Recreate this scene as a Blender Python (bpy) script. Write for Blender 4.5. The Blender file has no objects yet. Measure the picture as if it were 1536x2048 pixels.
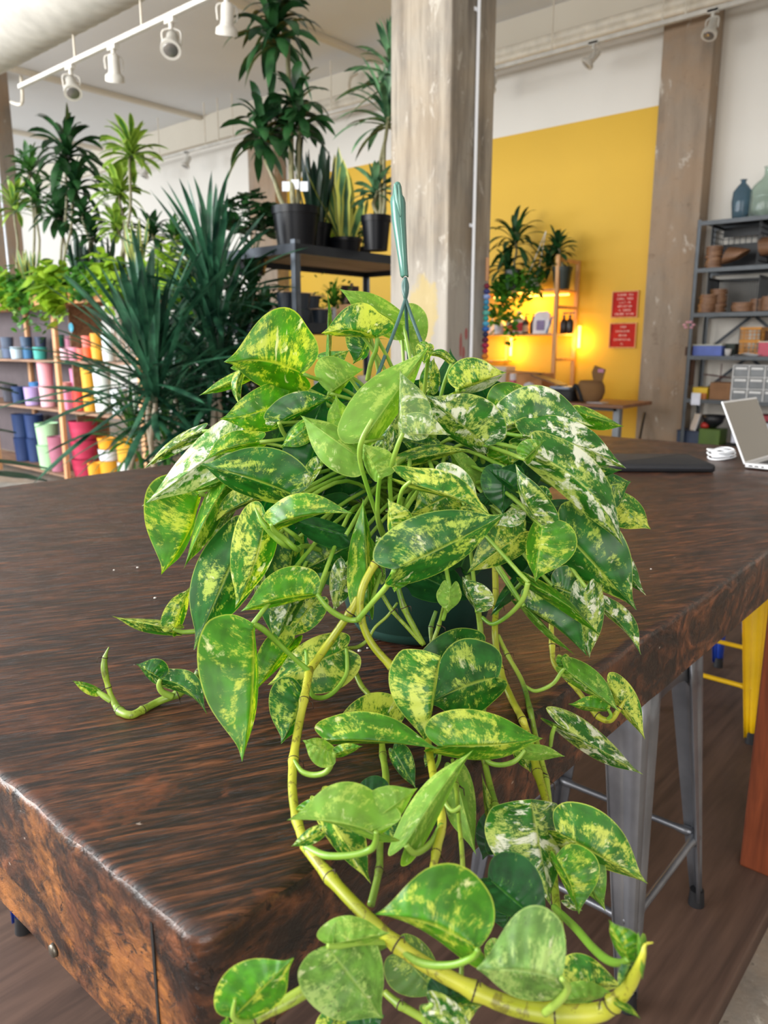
import bpy, math, random
from mathutils import Vector, Matrix, noise

# ------------------------------------------------------------------ camera, light, exposure
SC = bpy.context.scene
COL = SC.collection
F = 1538.0
PITCH = math.radians(12.3)
YAW = math.radians(40.9)
CAM = Vector((0, 0, 1.39))
FW = Vector((math.cos(YAW) * math.cos(PITCH), math.sin(YAW) * math.cos(PITCH), -math.sin(PITCH)))
RT = Vector((math.sin(YAW), -math.cos(YAW), 0))
UP = RT.cross(FW)

cd = bpy.data.cameras.new('camera')
cam = bpy.data.objects.new('camera', cd)
COL.objects.link(cam)
cam.matrix_world = Matrix(((RT.x, UP.x, -FW.x, CAM.x), (RT.y, UP.y, -FW.y, CAM.y), (RT.z, UP.z, -FW.z, CAM.z), (0, 0, 0, 1)))
cd.sensor_fit = 'VERTICAL'
cd.sensor_height = 36.0
cd.lens = F / 2048 * 36.0
cd.clip_start = 0.02
cd.dof.use_dof = True
cd.dof.focus_distance = 0.86
cd.dof.aperture_fstop = 8.0
SC.camera = cam

SC.view_settings.view_transform = 'Standard'
SC.view_settings.look = 'None'
SC.view_settings.gamma = 1.0
SC.view_settings.use_curve_mapping = False
SC.view_settings.exposure = 0.42

w = bpy.data.worlds.new('daylight')
SC.world = w
w.use_nodes = True
w.node_tree.nodes['Background'].inputs['Color'].default_value = (0.88, 0.94, 1.0, 1)
w.node_tree.nodes['Background'].inputs['Strength'].default_value = 0.34


def area(name, loc, look, sx, sy, power, color):
    d = bpy.data.lights.new(name, 'AREA')
    d.shape = 'RECTANGLE'
    d.size = sx
    d.size_y = sy
    d.energy = power
    d.color = color
    o = bpy.data.objects.new(name, d)
    COL.objects.link(o)
    o.location = loc
    o.rotation_euler = (Vector(look) - Vector(loc)).to_track_quat('-Z', 'Y').to_euler()
    return o


# daylight from the tall windows behind and to the sides of the photographer
area('window_light', (-3.4, 4.6, 2.9), (1.4, 0.9, 1.1), 4.0, 2.8, 460, (1.0, 0.98, 0.94))
area('window_light', (-3.6, 10.0, 2.8), (7.0, 9.0, 2.0), 8.0, 3.0, 800, (0.92, 0.96, 1.0))
area('window_light', (-3.6, 18.0, 2.8), (7.0, 18.0, 2.4), 6.0, 3.0, 620, (0.86, 0.93, 1.0))
area('window_light', (-3.6, -2.6, 2.8), (8.0, 2.5, 2.6), 3.5, 3.0, 170, (1.0, 0.97, 0.93))


def P(x, y, d):
    """world point seen at photograph pixel (x, y), d metres along the view axis"""
    return CAM + d * (FW + (x - 768) / F * RT - (y - 1024) / F * UP)


def ray(x, y):
    return FW + (x - 768) / F * RT - (y - 1024) / F * UP


def onp(x, y, ax, v):
    r = ray(x, y)
    t = (v - CAM[ax]) / r[ax]
    return CAM + t * r


R = random.Random(7)


# ------------------------------------------------------------------ node materials
def srgb(h):
    c = [int(h[i:i + 2], 16) / 255 for i in (0, 2, 4)]
    return tuple(((v / 12.92) if v <= 0.04045 else ((v + 0.055) / 1.055) ** 2.4) for v in c) + (1,)


class NT:
    def __init__(self, name):
        self.m = bpy.data.materials.new(name)
        self.m.use_nodes = True
        self.t = self.m.node_tree
        self.b = self.t.nodes['Principled BSDF']
        self.out = self.t.nodes['Material Output']

    def n(self, typ, **kw):
        nd = self.t.nodes.new(typ)
        for k, v in kw.items():
            if k.startswith('i_'):
                key = k[2:]
                nd.inputs[int(key) if key.isdigit() else key].default_value = v
            else:
                setattr(nd, k, v)
        return nd

    def l(self, a, b):
        self.t.links.new(a, b)

    def math(self, op, a, b=None, c=None):
        nd = self.n('ShaderNodeMath', operation=op)
        for i, v in enumerate((a, b, c)):
            if v is None:
                continue
            if isinstance(v, (int, float)):
                nd.inputs[i].default_value = v
            else:
                self.l(v, nd.inputs[i])
        return nd.outputs[0]

    def mix(self, fac, a, b):
        nd = self.n('ShaderNodeMix', data_type='RGBA')
        for i, v in ((0, fac), (6, a), (7, b)):
            if isinstance(v, (int, float)):
                nd.inputs[i].default_value = v
            elif isinstance(v, tuple):
                nd.inputs[i].default_value = v
            else:
                self.l(v, nd.inputs[i])
        return nd.outputs[2]

    def ramp(self, fac, *stops):
        nd = self.n('ShaderNodeValToRGB')
        el = nd.color_ramp.elements
        while len(el) < len(stops):
            el.new(0.5)
        for e, (p, c) in zip(el, stops):
            e.position = p
            e.color = c if isinstance(c, tuple) else (c, c, c, 1)
        self.l(fac, nd.inputs[0])
        return nd.outputs[0]

    def coord(self, out='Object', scale=(1, 1, 1), rot=(0, 0, 0), loc=(0, 0, 0)):
        tc = self.n('ShaderNodeTexCoord')
        mp = self.n('ShaderNodeMapping')
        mp.inputs['Scale'].default_value = scale
        mp.inputs['Rotation'].default_value = rot
        mp.inputs['Location'].default_value = loc
        self.l(tc.outputs[out], mp.inputs[0])
        return mp.outputs[0]

    def noise(self, vec, scale, detail=4, rough=0.5, dist=0.0):
        nd = self.n('ShaderNodeTexNoise')
        nd.inputs['Scale'].default_value = scale
        nd.inputs['Detail'].default_value = detail
        nd.inputs['Roughness'].default_value = rough
        nd.inputs['Distortion'].default_value = dist
        self.l(vec, nd.inputs['Vector'])
        return nd.outputs[0]

    def bump(self, h, strength=0.3, dist=0.01):
        nd = self.n('ShaderNodeBump')
        nd.inputs['Strength'].default_value = strength
        nd.inputs['Distance'].default_value = dist
        self.l(h, nd.inputs['Height'])
        self.l(nd.outputs[0], self.b.inputs['Normal'])
        return nd.outputs[0]

    def set(self, **kw):
        for k, v in kw.items():
            k = k.replace('_', ' ')
            if isinstance(v, (int, float, tuple)):
                self.b.inputs[k].default_value = v
            else:
                self.l(v, self.b.inputs[k])
        return self


_simple = {}


def flat(hexc, rough=0.5, metal=0.0, var=0.08, spec=0.5):
    key = (hexc, rough, metal, var)
    if key in _simple:
        return _simple[key]
    t = NT('paint_' + hexc)
    c = srgb(hexc)
    v = t.coord()
    n = t.noise(v, 9.0, 5)
    dk = tuple(x * (1 - var * 2) for x in c[:3]) + (1,)
    lt = tuple(min(1, x * (1 + var)) for x in c[:3]) + (1,)
    t.set(Base_Color=t.ramp(n, (0.3, dk), (0.7, lt)), Roughness=rough, Metallic=metal, Specular_IOR_Level=spec)
    _simple[key] = t.m
    return t.m


def wall_mat(name, hexc, rough=0.75):
    t = NT(name)
    c = srgb(hexc)
    v = t.coord()
    n = t.noise(v, 0.7, 4)
    n2 = t.noise(v, 60, 3)
    t.set(Base_Color=t.ramp(n, (0.3, tuple(x * 0.92 for x in c[:3]) + (1,)), (0.7, c)), Roughness=rough)
    t.bump(n2, 0.08, 0.004)
    return t.m


def concrete_mat(name, base, marks=False):
    t = NT(name)
    v = t.coord()
    vs = t.coord(scale=(4, 4, 0.8))
    a = t.noise(v, 1.6, 6, 0.62)
    b = t.noise(vs, 1.6, 5, 0.6)
    f = t.noise(v, 26, 6, 0.7)
    c = srgb(base)
    k = lambda s: tuple(min(1, x * s) for x in c[:3]) + (1,)
    col = t.ramp(b, (0.3, k(0.72)), (0.48, k(0.98)), (0.62, k(1.12)), (0.75, k(0.84)))
    warm = t.mix(t.ramp(a, (0.42, 0.0), (0.58, 1.0)), col, srgb('A08468'))
    col = t.mix(0.55, col, warm)
    white = t.ramp(t.noise(t.coord(scale=(1, 1, 0.45)), 5.5, 7, 0.72, 0.4), (0.60, 0.0), (0.66, 1.0))
    col = t.mix(t.math('MULTIPLY', white, 0.65), col, srgb('CFC6BA'))
    dark = t.ramp(t.noise(v, 3.1, 8, 0.75, 0.6), (0.60, 0.0), (0.70, 1.0))
    col = t.mix(t.math('MULTIPLY', dark, 0.5), col, srgb('5E4A3C'))
    pit = t.ramp(t.noise(v, 38, 2), (0.25, 1.0), (0.30, 0.0))
    col = t.mix(t.math('MULTIPLY', pit, 0.5), col, srgb('4A3A30'))
    t.set(Base_Color=col, Roughness=0.82)
    t.bump(t.math('ADD', f, t.math('MULTIPLY', b, 1.2)), 0.35, 0.012)
    return t.m


def wood_mat(name, dark, light, scale=1.0, axis='X', rough=0.5, angle=0.0):
    t = NT(name)
    sc = {'X': (0.6, 9, 9), 'Y': (9, 0.6, 9), 'Z': (9, 9, 0.6)}[axis]
    v = t.coord(scale=tuple(s * scale for s in sc), rot=(0, 0, angle))
    n = t.noise(v, 1.6, 6, 0.6, 1.4)
    f = t.noise(v, 9.0, 4, 0.6)
    m = t.math('ADD', t.math('MULTIPLY', n, 0.75), t.math('MULTIPLY', f, 0.25))
    t.set(Base_Color=t.ramp(m, (0.32, srgb(dark)), (0.62, srgb(light))), Roughness=rough)
    t.bump(m, 0.25, 0.003)
    return t.m


def table_mat(name, side=False):
    """dark worn varnished softwood: raised grain, gouges, rubbed orange patches"""
    t = NT(name)
    ang = 0.0 if side else math.radians(29)
    sc = (7, 7, 9) if side else (4.5, 46, 3)
    v0 = t.coord(rot=(0, 0, ang))
    mp = t.n('ShaderNodeMapping')
    mp.inputs['Scale'].default_value = sc
    t.l(v0, mp.inputs[0])
    v = mp.outputs[0]
    o = t.coord()
    n = t.noise(v, 1.25, 7, 0.62, 2.2)
    f = t.noise(v, 5.0, 5, 0.65, 1.0)
    g = t.math('ADD', t.math('MULTIPLY', n, 0.62), t.math('MULTIPLY', f, 0.38))
    col = t.ramp(g, (0.38, srgb('120B09')), (0.47, srgb('26160F')), (0.54, srgb('482918')), (0.63, srgb('75462C')))
    worn = t.ramp(t.noise(o, 5.2, 8, 0.72, 0.6), (0.50, 0.0), (0.60, 1.0))
    # wear gathers on the corner by the photographer and on the end board
    sep = t.n('ShaderNodeSeparateXYZ')
    tc = t.n('ShaderNodeTexCoord')
    t.l(tc.outputs['Object'], sep.inputs[0])
    dist = t.math('SQRT', t.math('ADD', t.math('POWER', t.math('SUBTRACT', sep.outputs[0], 0.3), 2.0),
                                  t.math('POWER', t.math('SUBTRACT', sep.outputs[1], 0.45), 2.0)))
    near = t.ramp(dist, (0.08, 1.0), (0.42, 0.06))
    wf = t.math('MULTIPLY', worn, t.ramp(sep.outputs[0], (0.27, 1.0), (0.42, 0.12)) if side else near)
    fine = t.ramp(t.noise(t.coord(scale=(1, 1, 3) if side else (1, 1, 1)), 30, 6, 0.7), (0.35, 0.2), (0.6, 1.0))
    col = t.mix(t.math('MULTIPLY', wf, fine), col, srgb('98602F') if side else srgb('7E4426'))
    dk = t.ramp(t.noise(v, 2.6, 9, 0.8, 2.4), (0.575, 0.0), (0.61, 1.0))
    col = t.mix(t.math('MULTIPLY', dk, 0.85), col, srgb('17110F'))
    pits = t.ramp(t.noise(v, 6.5, 5, 0.7, 1.0), (0.645, 0.0), (0.665, 1.0))
    col = t.mix(t.math('MULTIPLY', pits, 0.9), col, srgb('0E0B0A'))
    dust = t.ramp(t.noise(o, 75, 2), (0.76, 0.0), (0.79, 1.0))
    col = t.mix(t.math('MULTIPLY', dust, 0.6), col, srgb('B9A99C'))
    rgh = t.ramp(t.noise(o, 7, 5), (0.35, 0.30), (0.7, 0.50))
    t.set(Base_Color=col, Roughness=rgh, Specular_IOR_Level=0.42)
    h = t.math('SUBTRACT', g, t.math('MULTIPLY', t.math('MAXIMUM', dk, pits), 0.5))
    t.bump(h, 0.75, 0.006)
    return t.m


def leaf_mat(name, green, light, cream, amount, white, under, gloss=0.36, spots=0.0):
    t = NT(name)
    uv = t.n('ShaderNodeUVMap')
    sp = t.n('ShaderNodeSeparateXYZ')
    t.l(uv.outputs[0], sp.inputs[0])
    u, vv = sp.outputs[0], sp.outputs[1]
    side = t.math('SIGN', vv)
    av = t.math('ABSOLUTE', vv)
    oi = t.n('ShaderNodeObjectInfo')
    rnd = t.math('MULTIPLY', oi.outputs['Random'], 37.0)
    cb = t.n('ShaderNodeCombineXYZ')
    t.l(t.math('ADD', t.math('MULTIPLY', u, 34.0), t.math('MULTIPLY', side, 20.0)), cb.inputs[0])
    t.l(t.math('MULTIPLY', av, 4.2), cb.inputs[1])
    t.l(rnd, cb.inputs[2])
    cb2 = t.n('ShaderNodeCombineXYZ')
    t.l(t.math('ADD', t.math('MULTIPLY', u, 3.2), t.math('MULTIPLY', side, 9.0)), cb2.inputs[0])
    t.l(t.math('MULTIPLY', av, 1.3), cb2.inputs[1])
    t.l(t.math('ADD', rnd, 11.0), cb2.inputs[2])
    streak = t.noise(cb.outputs[0], 1.0, 14, 0.82, 0.3)
    patch = t.noise(cb2.outputs[0], 1.3, 5, 0.6, 0.5)
    s = t.math('ADD', t.math('MULTIPLY', streak, 0.52), t.math('MULTIPLY', patch, 0.48))
    th = 0.60 - amount * 0.14
    f1 = t.ramp(s, (th - 0.02, 0.0), (th + 0.0, 0.42), (th + 0.014, 0.55), (th + 0.03, 1.0))
    th2 = 0.68 - white * 0.155
    cb3 = t.n('ShaderNodeCombineXYZ')
    t.l(t.math('ADD', t.math('MULTIPLY', u, 9.0), t.math('MULTIPLY', side, 5.0)), cb3.inputs[0])
    t.l(t.math('MULTIPLY', av, 1.5), cb3.inputs[1])
    t.l(t.math('ADD', rnd, 23.0), cb3.inputs[2])
    f2 = t.ramp(t.noise(cb3.outputs[0], 1.0, 9, 0.66, 0.4), (th2 - 0.02, 0.0), (th2 + 0.05, 1.0))
    shade = t.noise(cb2.outputs[0], 2.2, 3)
    g = srgb(green)
    col = t.mix(t.ramp(shade, (0.35, 0.0), (0.65, 1.0)), tuple(x * 0.62 for x in g[:3]) + (1,), tuple(x * 1.15 for x in g[:3]) + (1,))
    col = t.mix(f1, col, srgb(light))
    col = t.mix(f2, col, srgb(cream))
    rib = t.ramp(av, (0.0, 1.0), (0.055, 0.0))
    rib = t.math('MAXIMUM', rib, t.ramp(av, (0.965, 0.0), (0.99, 0.9)))
    col = t.mix(t.math('MULTIPLY', rib, 0.75), col, srgb(light))
    if spots:
        dk = t.ramp(t.noise(cb.outputs[0], 0.9, 6, 0.7, 2.0), (0.615, 0.0), (0.635, 1.0))
        col = t.mix(t.math('MULTIPLY', dk, spots), col, srgb('2A211B'))
    geo = t.n('ShaderNodeNewGeometry')
    ug = srgb(under)
    ucol = t.mix(0.35, col, ug)
    col = t.mix(geo.outputs['Backfacing'], col, ucol)
    # side veins run out to the margin
    vein = t.math('SINE', t.math('MULTIPLY', u, 48.0))
    hh = t.math('ADD', t.math('MULTIPLY', vein, 0.25), t.math('MULTIPLY', t.ramp(av, (0.0, 0.0), (0.06, 1.0)), 0.8))
    t.set(Base_Color=col, Roughness=t.math('ADD', t.math('MULTIPLY', geo.outputs['Backfacing'], 0.22), gloss), Specular_IOR_Level=0.45)
    nrm = t.bump(hh, 0.5, 0.002)
    tr = t.n('ShaderNodeBsdfTranslucent')
    hs = t.n('ShaderNodeHueSaturation')
    hs.inputs['Saturation'].default_value = 1.15
    hs.inputs['Value'].default_value = 1.15
    t.l(col, hs.inputs['Color'])
    t.l(hs.outputs[0], tr.inputs[0])
    t.l(nrm, tr.inputs['Normal'])
    mx = t.n('ShaderNodeMixShader')
    mx.inputs[0].default_value = 0.34
    t.l(t.b.outputs[0], mx.inputs[1])
    t.l(tr.outputs[0], mx.inputs[2])
    t.l(mx.outputs[0], t.out.inputs[0])
    return t.m


def foliage_mat(name, dark, light, margin=None, rough=0.38, mottle=0.5):
    t = NT(name)
    uv = t.n('ShaderNodeUVMap')
    sp = t.n('ShaderNodeSeparateXYZ')
    t.l(uv.outputs[0], sp.inputs[0])
    av = t.math('ABSOLUTE', sp.outputs[1])
    n = t.noise(t.coord(), 7.0, 4)
    col = t.ramp(n, (0.5 - mottle * 0.3, srgb(dark)), (0.5 + mottle * 0.3, srgb(light)))
    if margin:
        col = t.mix(t.ramp(av, (0.55, 0.0), (0.72, 1.0)), col, srgb(margin))
    t.set(Base_Color=col, Roughness=rough)
    tr = t.n('ShaderNodeBsdfTranslucent')
    t.l(col, tr.inputs[0])
    mx = t.n('ShaderNodeMixShader')
    mx.inputs[0].default_value = 0.22
    t.l(t.b.outputs[0], mx.inputs[1])
    t.l(tr.outputs[0], mx.inputs[2])
    t.l(mx.outputs[0], t.out.inputs[0])
    return t.m


def stem_mat(name, a, b, specks=0.5, seed=0):
    t = NT(name)
    v = t.coord(loc=(seed, seed * 2, 0))
    n = t.noise(v, 14, 3)
    col = t.ramp(n, (0.38, srgb(a)), (0.62, srgb(b)))
    s = t.ramp(t.noise(v, 90, 5, 0.7, 0.8), (0.565, 0.0), (0.61, 1.0))
    col = t.mix(t.math('MULTIPLY', s, specks), col, srgb('4A3518'))
    t.set(Base_Color=col, Roughness=0.4, Subsurface_Weight=0.0)
    return t.m


def glass_mat(name, hexc, rough=0.05):
    t = NT(name)
    t.set(Base_Color=srgb(hexc), Roughness=rough, Transmission_Weight=0.85, IOR=1.45)
    return t.m


def emit_mat(name, hexc, strength):
    t = NT(name)
    t.set(Base_Color=srgb(hexc), Emission_Color=srgb(hexc), Emission_Strength=strength)
    return t.m


# ------------------------------------------------------------------ mesh helpers
class MB:
    def __init__(self):
        self.v = []
        self.f = []
        self.uv = {}
        self.mi = []

    def add(self, verts, faces, uvs=None, mi=0):
        o = len(self.v)
        self.v.extend([tuple(p) for p in verts])
        if uvs:
            for i, q in enumerate(uvs):
                self.uv[o + i] = q
        self.f.extend([tuple(o + i for i in f) for f in faces])
        self.mi.extend([mi] * len(faces))
        return self

    def box(self, x0, y0, z0, x1, y1, z1, mi=0):
        v = [(x0, y0, z0), (x1, y0, z0), (x1, y1, z0), (x0, y1, z0), (x0, y0, z1), (x1, y0, z1), (x1, y1, z1), (x0, y1, z1)]
        f = [(0, 3, 2, 1), (4, 5, 6, 7), (0, 1, 5, 4), (1, 2, 6, 5), (2, 3, 7, 6), (3, 0, 4, 7)]
        return self.add(v, f, mi=mi)

    def bar(self, a, b, w, h=None, upv=(0, 0, 1), w2=None, h2=None):
        a, b = Vector(a), Vector(b)
        h = h or w
        w2 = w2 or w
        h2 = h2 or h
        d = (b - a).normalized()
        s = d.cross(Vector(upv))
        if s.length < 1e-4:
            s = d.cross(Vector((1, 0, 0)))
        s.normalize()
        t = s.cross(d)
        v = []
        for p, ww, hh in ((a, w, h), (b, w2, h2)):
            for i, j in ((-1, -1), (1, -1), (1, 1), (-1, 1)):
                v.append(p + s * i * ww / 2 + t * j * hh / 2)
        return self.add(v, [(0, 3, 2, 1), (4, 5, 6, 7), (0, 1, 5, 4), (1, 2, 6, 5), (2, 3, 7, 6), (3, 0, 4, 7)])

    def tube(self, pts, rad, seg=10, caps=True):
        pts = [Vector(p) for p in pts]
        if isinstance(rad, (int, float)):
            rad = [rad] * len(pts)
        v, f = [], []
        ref = None
        for i, p in enumerate(pts):
            d = (pts[min(i + 1, len(pts) - 1)] - pts[max(i - 1, 0)])
            if d.length < 1e-9:
                d = Vector((0, 0, 1))
            d.normalize()
            if ref is None:
                ref = d.orthogonal().normalized()
            ref = (ref - d * ref.dot(d))
            if ref.length < 1e-6:
                ref = d.orthogonal()
            ref.normalize()
            s = d.cross(ref)
            for k in range(seg):
                a = 2 * math.pi * k / seg
                v.append(p + (ref * math.cos(a) + s * math.sin(a)) * rad[i])
        for i in range(len(pts) - 1):
            for k in range(seg):
                k2 = (k + 1) % seg
                f.append((i * seg + k, i * seg + k2, (i + 1) * seg + k2, (i + 1) * seg + k))
        if caps:
            f.append(tuple(range(seg))[::-1])
            f.append(tuple((len(pts) - 1) * seg + k for k in range(seg)))
        return self.add(v, f)

    def lathe(self, c, prof, seg=28, mi=0):
        c = Vector(c)
        v, f = [], []
        for r, z in prof:
            for k in range(seg):
                a = 2 * math.pi * k / seg
                v.append(c + Vector((r * math.cos(a), r * math.sin(a), z)))
        for i in range(len(prof) - 1):
            for k in range(seg):
                k2 = (k + 1) % seg
                f.append((i * seg + k, i * seg + k2, (i + 1) * seg + k2, (i + 1) * seg + k))
        return self.add(v, f, mi=mi)

    def build(self, name, mats, parent=None, smooth=False, bevel=0.0, angle=None):
        me = bpy.data.meshes.new(name)
        me.from_pydata(self.v, [], self.f)
        if not isinstance(mats, (list, tuple)):
            mats = [mats]
        for m in mats:
            me.materials.append(m)
        if len(mats) > 1:
            for p, i in zip(me.polygons, self.mi):
                p.material_index = i
        if self.uv:
            ul = me.uv_layers.new(name='UVMap')
            for lp in me.loops:
                ul.data[lp.index].uv = self.uv.get(lp.vertex_index, (0, 0))
        if smooth:
            for p in me.polygons:
                p.use_smooth = True
            if angle:
                me.set_sharp_from_angle(angle=math.radians(angle))
        me.update()
        o = bpy.data.objects.new(name, me)
        COL.objects.link(o)
        if parent:
            o.parent = parent
        if bevel:
            b = o.modifiers.new('bevel', 'BEVEL')
            b.width = bevel
            b.segments = 2
            b.limit_method = 'ANGLE'
        return o


def tag(o, label, cat, group=None, kind=None):
    o['label'] = label
    o['category'] = cat
    if group:
        o['group'] = group
    if kind:
        o['kind'] = kind
    return o


def empty(name, label, cat, group=None, loc=None):
    o = bpy.data.objects.new(name, None)
    COL.objects.link(o)
    o.empty_display_size = 0.05
    return tag(o, label, cat, group)


def struct(name, mb, mat, **kw):
    o = mb.build(name, mat, **kw)
    o['kind'] = 'structure'
    return o


def smoothpath(pts, n=6):
    """Catmull-Rom through pts (tuples of any length)"""
    out = []
    m = len(pts)
    for i in range(m - 1):
        p0, p1, p2, p3 = pts[max(i - 1, 0)], pts[i], pts[i + 1], pts[min(i + 2, m - 1)]
        for k in range(n):
            t = k / n
            out.append(tuple(0.5 * ((2 * b) + (-a + c) * t + (2 * a - 5 * b + 4 * c - d) * t * t + (-a + 3 * b - 3 * c + d) * t ** 3)
                             for a, b, c, d in zip(p0, p1, p2, p3)))
    out.append(tuple(pts[-1]))
    return out


# ------------------------------------------------------------------ the room
XW = 8.5          # the long far wall
M_white = wall_mat('white_wall_paint', 'E6E1D8')
M_beam = wall_mat('beam_paint', 'D9D0BF')
M_yellow = wall_mat('yellow_wall_paint', 'DDB02C', 0.6)
M_ceil = wall_mat('ceiling_paint', 'E4E6E8')
M_conc = concrete_mat('raw_concrete', '938A80')
M_conc2 = concrete_mat('raw_concrete_pilaster', '948473')
M_floor = concrete_mat('concrete_floor', '8E8880')
M_ply = wood_mat('worn_plywood', '34241D', '5E473B', 0.8, 'X', 0.6, 0.5)
M_pipe = flat('E2D9C8', 0.45)
M_whitemetal = flat('CCC8BF', 0.45)

YA = onp(977, 281, 0, XW)
yz = 3.83
pil_y1 = 3.47
pil_y0 = 2.96
pil2_y0, pil2_y1 = onp(573, 350, 0, XW).y, onp(520, 350, 0, XW).y
m = MB(); m.box(XW, -5, -0.06, XW + 0.2, pil_y1, 5.03)
struct('wall_far', m, M_white)
m = MB(); m.box(XW, pil_y1, yz, XW + 0.2, pil2_y0, 5.03)
struct('wall_far', m, M_white)
m = MB(); m.box(XW, pil_y1, -0.06, XW + 0.2, pil2_y0, yz)
struct('wall_yellow', m, M_yellow)
m = MB(); m.box(XW, pil2_y0, -0.06, XW + 0.2, 26, 5.03)
struct('wall_far', m, M_white)
m = MB(); m.box(-4.5, 26, -0.06, XW + 0.2, 26.2, 5.03)
struct('wall_left', m, M_white)
m = MB(); m.box(-4.5, -5.2, -0.06, XW + 0.2, -5, 5.03)
struct('wall_right_light_block', m, M_white)  # unseen wall, added to block sky light from this side
m = MB(); m.box(-4.5, -5, 5.03, XW + 0.2, 26.2, 5.2)
struct('ceiling', m, M_ceil)
m = MB(); m.box(XW - 0.14, -5, 4.62, XW, 26, 5.03)
struct('trim_1', m, M_beam)
m = MB(); m.box(-4.5, -5, -0.16, XW + 0.2, 26.2, -0.06)
struct('floor', m, M_floor)
m = MB(); m.box(XW - 0.24, pil_y0, -0.06, XW, pil_y1, 5.03)
struct('column_right', m, M_conc2, bevel=0.012)
m = MB(); m.box(XW - 0.24, pil2_y0, -0.06, XW, pil2_y1, 4.62)
struct('column_back', m, M_conc2, bevel=0.012)

# ceiling joints: shallow battens running away from the photographer
for i, (px, py) in enumerate(((415, 237), (220, 300), (760, 120))):
    q = onp(px, py, 2, 5.02)
    m = MB(); m.box(-4.4, q.y - 0.05, 4.97, XW - 0.15, q.y + 0.05, 5.03)
    struct('trim_%d' % (i + 2), m, M_beam, bevel=0.01)

# concrete column in the middle, conduit on its shaded face
c0 = P(893, 690, 4.75)
cx, cy = c0.x, c0.y
S = 0.46


def column_mat():
    t = NT('column_concrete')
    v = t.coord()
    vs = t.coord(scale=(4.5, 4.5, 0.5))
    b = t.noise(vs, 2.2, 5, 0.6)
    a = t.noise(v, 2.0, 6, 0.6)
    col = t.ramp(b, (0.30, srgb('5C554C')), (0.46, srgb('7E766B')), (0.58, srgb('989083')), (0.72, srgb('6C655B')))
    col = t.mix(t.math('MULTIPLY', t.ramp(a, (0.40, 0.0), (0.62, 1.0)), 0.3), col, srgb('AD9676'))
    w1 = t.ramp(t.noise(t.coord(scale=(1, 1, 0.5)), 7, 8, 0.75, 0.5), (0.585, 0.0), (0.63, 1.0))
    col = t.mix(t.math('MULTIPLY', w1, 0.6), col, srgb('BDB6AA'))
    d1 = t.ramp(t.noise(v, 6, 8, 0.75), (0.61, 0.0), (0.68, 1.0))
    col = t.mix(t.math('MULTIPLY', d1, 0.5), col, srgb('6B5747'))
    geo = t.n('ShaderNodeNewGeometry')
    sp = t.n('ShaderNodeSeparateXYZ')
    t.l(geo.outputs['Position'], sp.inputs[0])

    def blob(axis, c, z, rx, rz):
        p = t.math('DIVIDE', t.math('SUBTRACT', sp.outputs[axis], c), rx)
        q = t.math('DIVIDE', t.math('SUBTRACT', sp.outputs[2], z), rz)
        return t.math('ADD', t.math('POWER', p, 2.0), t.math('POWER', q, 2.0))
    for ax_, c_ in ((1, cy + 0.13), (1, cy + 0.30), (0, cx + 0.17), (0, cx + 0.33)):
        ln = t.math('LESS_THAN', t.math('ABSOLUTE', t.math('SUBTRACT', t.math('ADD', sp.outputs[ax_], t.math('MULTIPLY', t.noise(vs, 3, 2), 0.012)), c_ + 0.006)), 0.0022)
        col = t.mix(t.math('MULTIPLY', ln, 0.35), col, srgb('5A4C42'))
    # rubbed grey lower band, a yellow smear of old paint, red brush marks
    low = t.ramp(t.math('ADD', sp.outputs[2], t.math('MULTIPLY', a, 0.8)), (0.0, 1.0), (1.0, 0.0))
    zlow = t.math('MULTIPLY', t.ramp(t.math('DIVIDE', sp.outputs[2], 4.0), (0.42, 1.0), (0.50, 0.0)), 0.65)
    col = t.mix(zlow, col, srgb('A9A49C'))
    yp = P(840, 620, 4.8)
    fy = t.ramp(t.math('ADD', blob(1, yp.y, yp.z, 0.12, 0.22), t.math('MULTIPLY', t.math('SUBTRACT', t.noise(v, 9, 6, 0.7), 0.5), 3.0)), (0.6, 1.0), (1.1, 0.0))
    isx = t.math('LESS_THAN', sp.outputs[0], cx + 0.01)
    col = t.mix(t.math('MULTIPLY', t.math('MULTIPLY', fy, isx), 0.5), col, srgb('B89E44'))
    for (px, py, rr, rz) in ((926, 690, 0.02, 0.11), (948, 668, 0.022, 0.05), (945, 705, 0.022, 0.05)):
        rp = P(px, py, 4.85)
        fr = t.ramp(t.math('ADD', blob(0, rp.x, rp.z, rr, rz), t.math('MULTIPLY', t.noise(v, 30, 4), 0.8)), (0.9, 1.0), (1.3, 0.0))
        isy = t.math('LESS_THAN', sp.outputs[1], cy + 0.01)
        col = t.mix(t.math('MULTIPLY', t.math('MULTIPLY', fr, isy), 0.8), col, srgb('9C3A3A'))
    t.set(Base_Color=col, Roughness=0.8)
    t.bump(t.math('ADD', b, t.math('MULTIPLY', t.noise(v, 34, 6, 0.7), 0.5)), 0.4, 0.012)
    return t.m


m = MB(); m.box(cx, cy, -0.06, cx + S, cy + S, 5.03)
struct('column_centre', m, column_mat(), bevel=0.015)
m = MB()
q = P(941, 400, 4.85)
t_ = (q.x - cx)
m.tube([(cx + 0.245, cy - 0.014, 0.1), (cx + 0.245, cy - 0.014, 5.0)], 0.011, 12)
for z in (1.0, 2.1, 3.3, 4.4):
    m.box(cx + 0.215, cy - 0.006, z, cx + 0.275, cy, z + 0.02)
tag(m.build('conduit', flat('F6F9FF', 0.3, 0, 0.01), smooth=True, angle=40), 'thin pale electrical conduit running up the shaded face of the middle concrete column', 'conduit')

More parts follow.
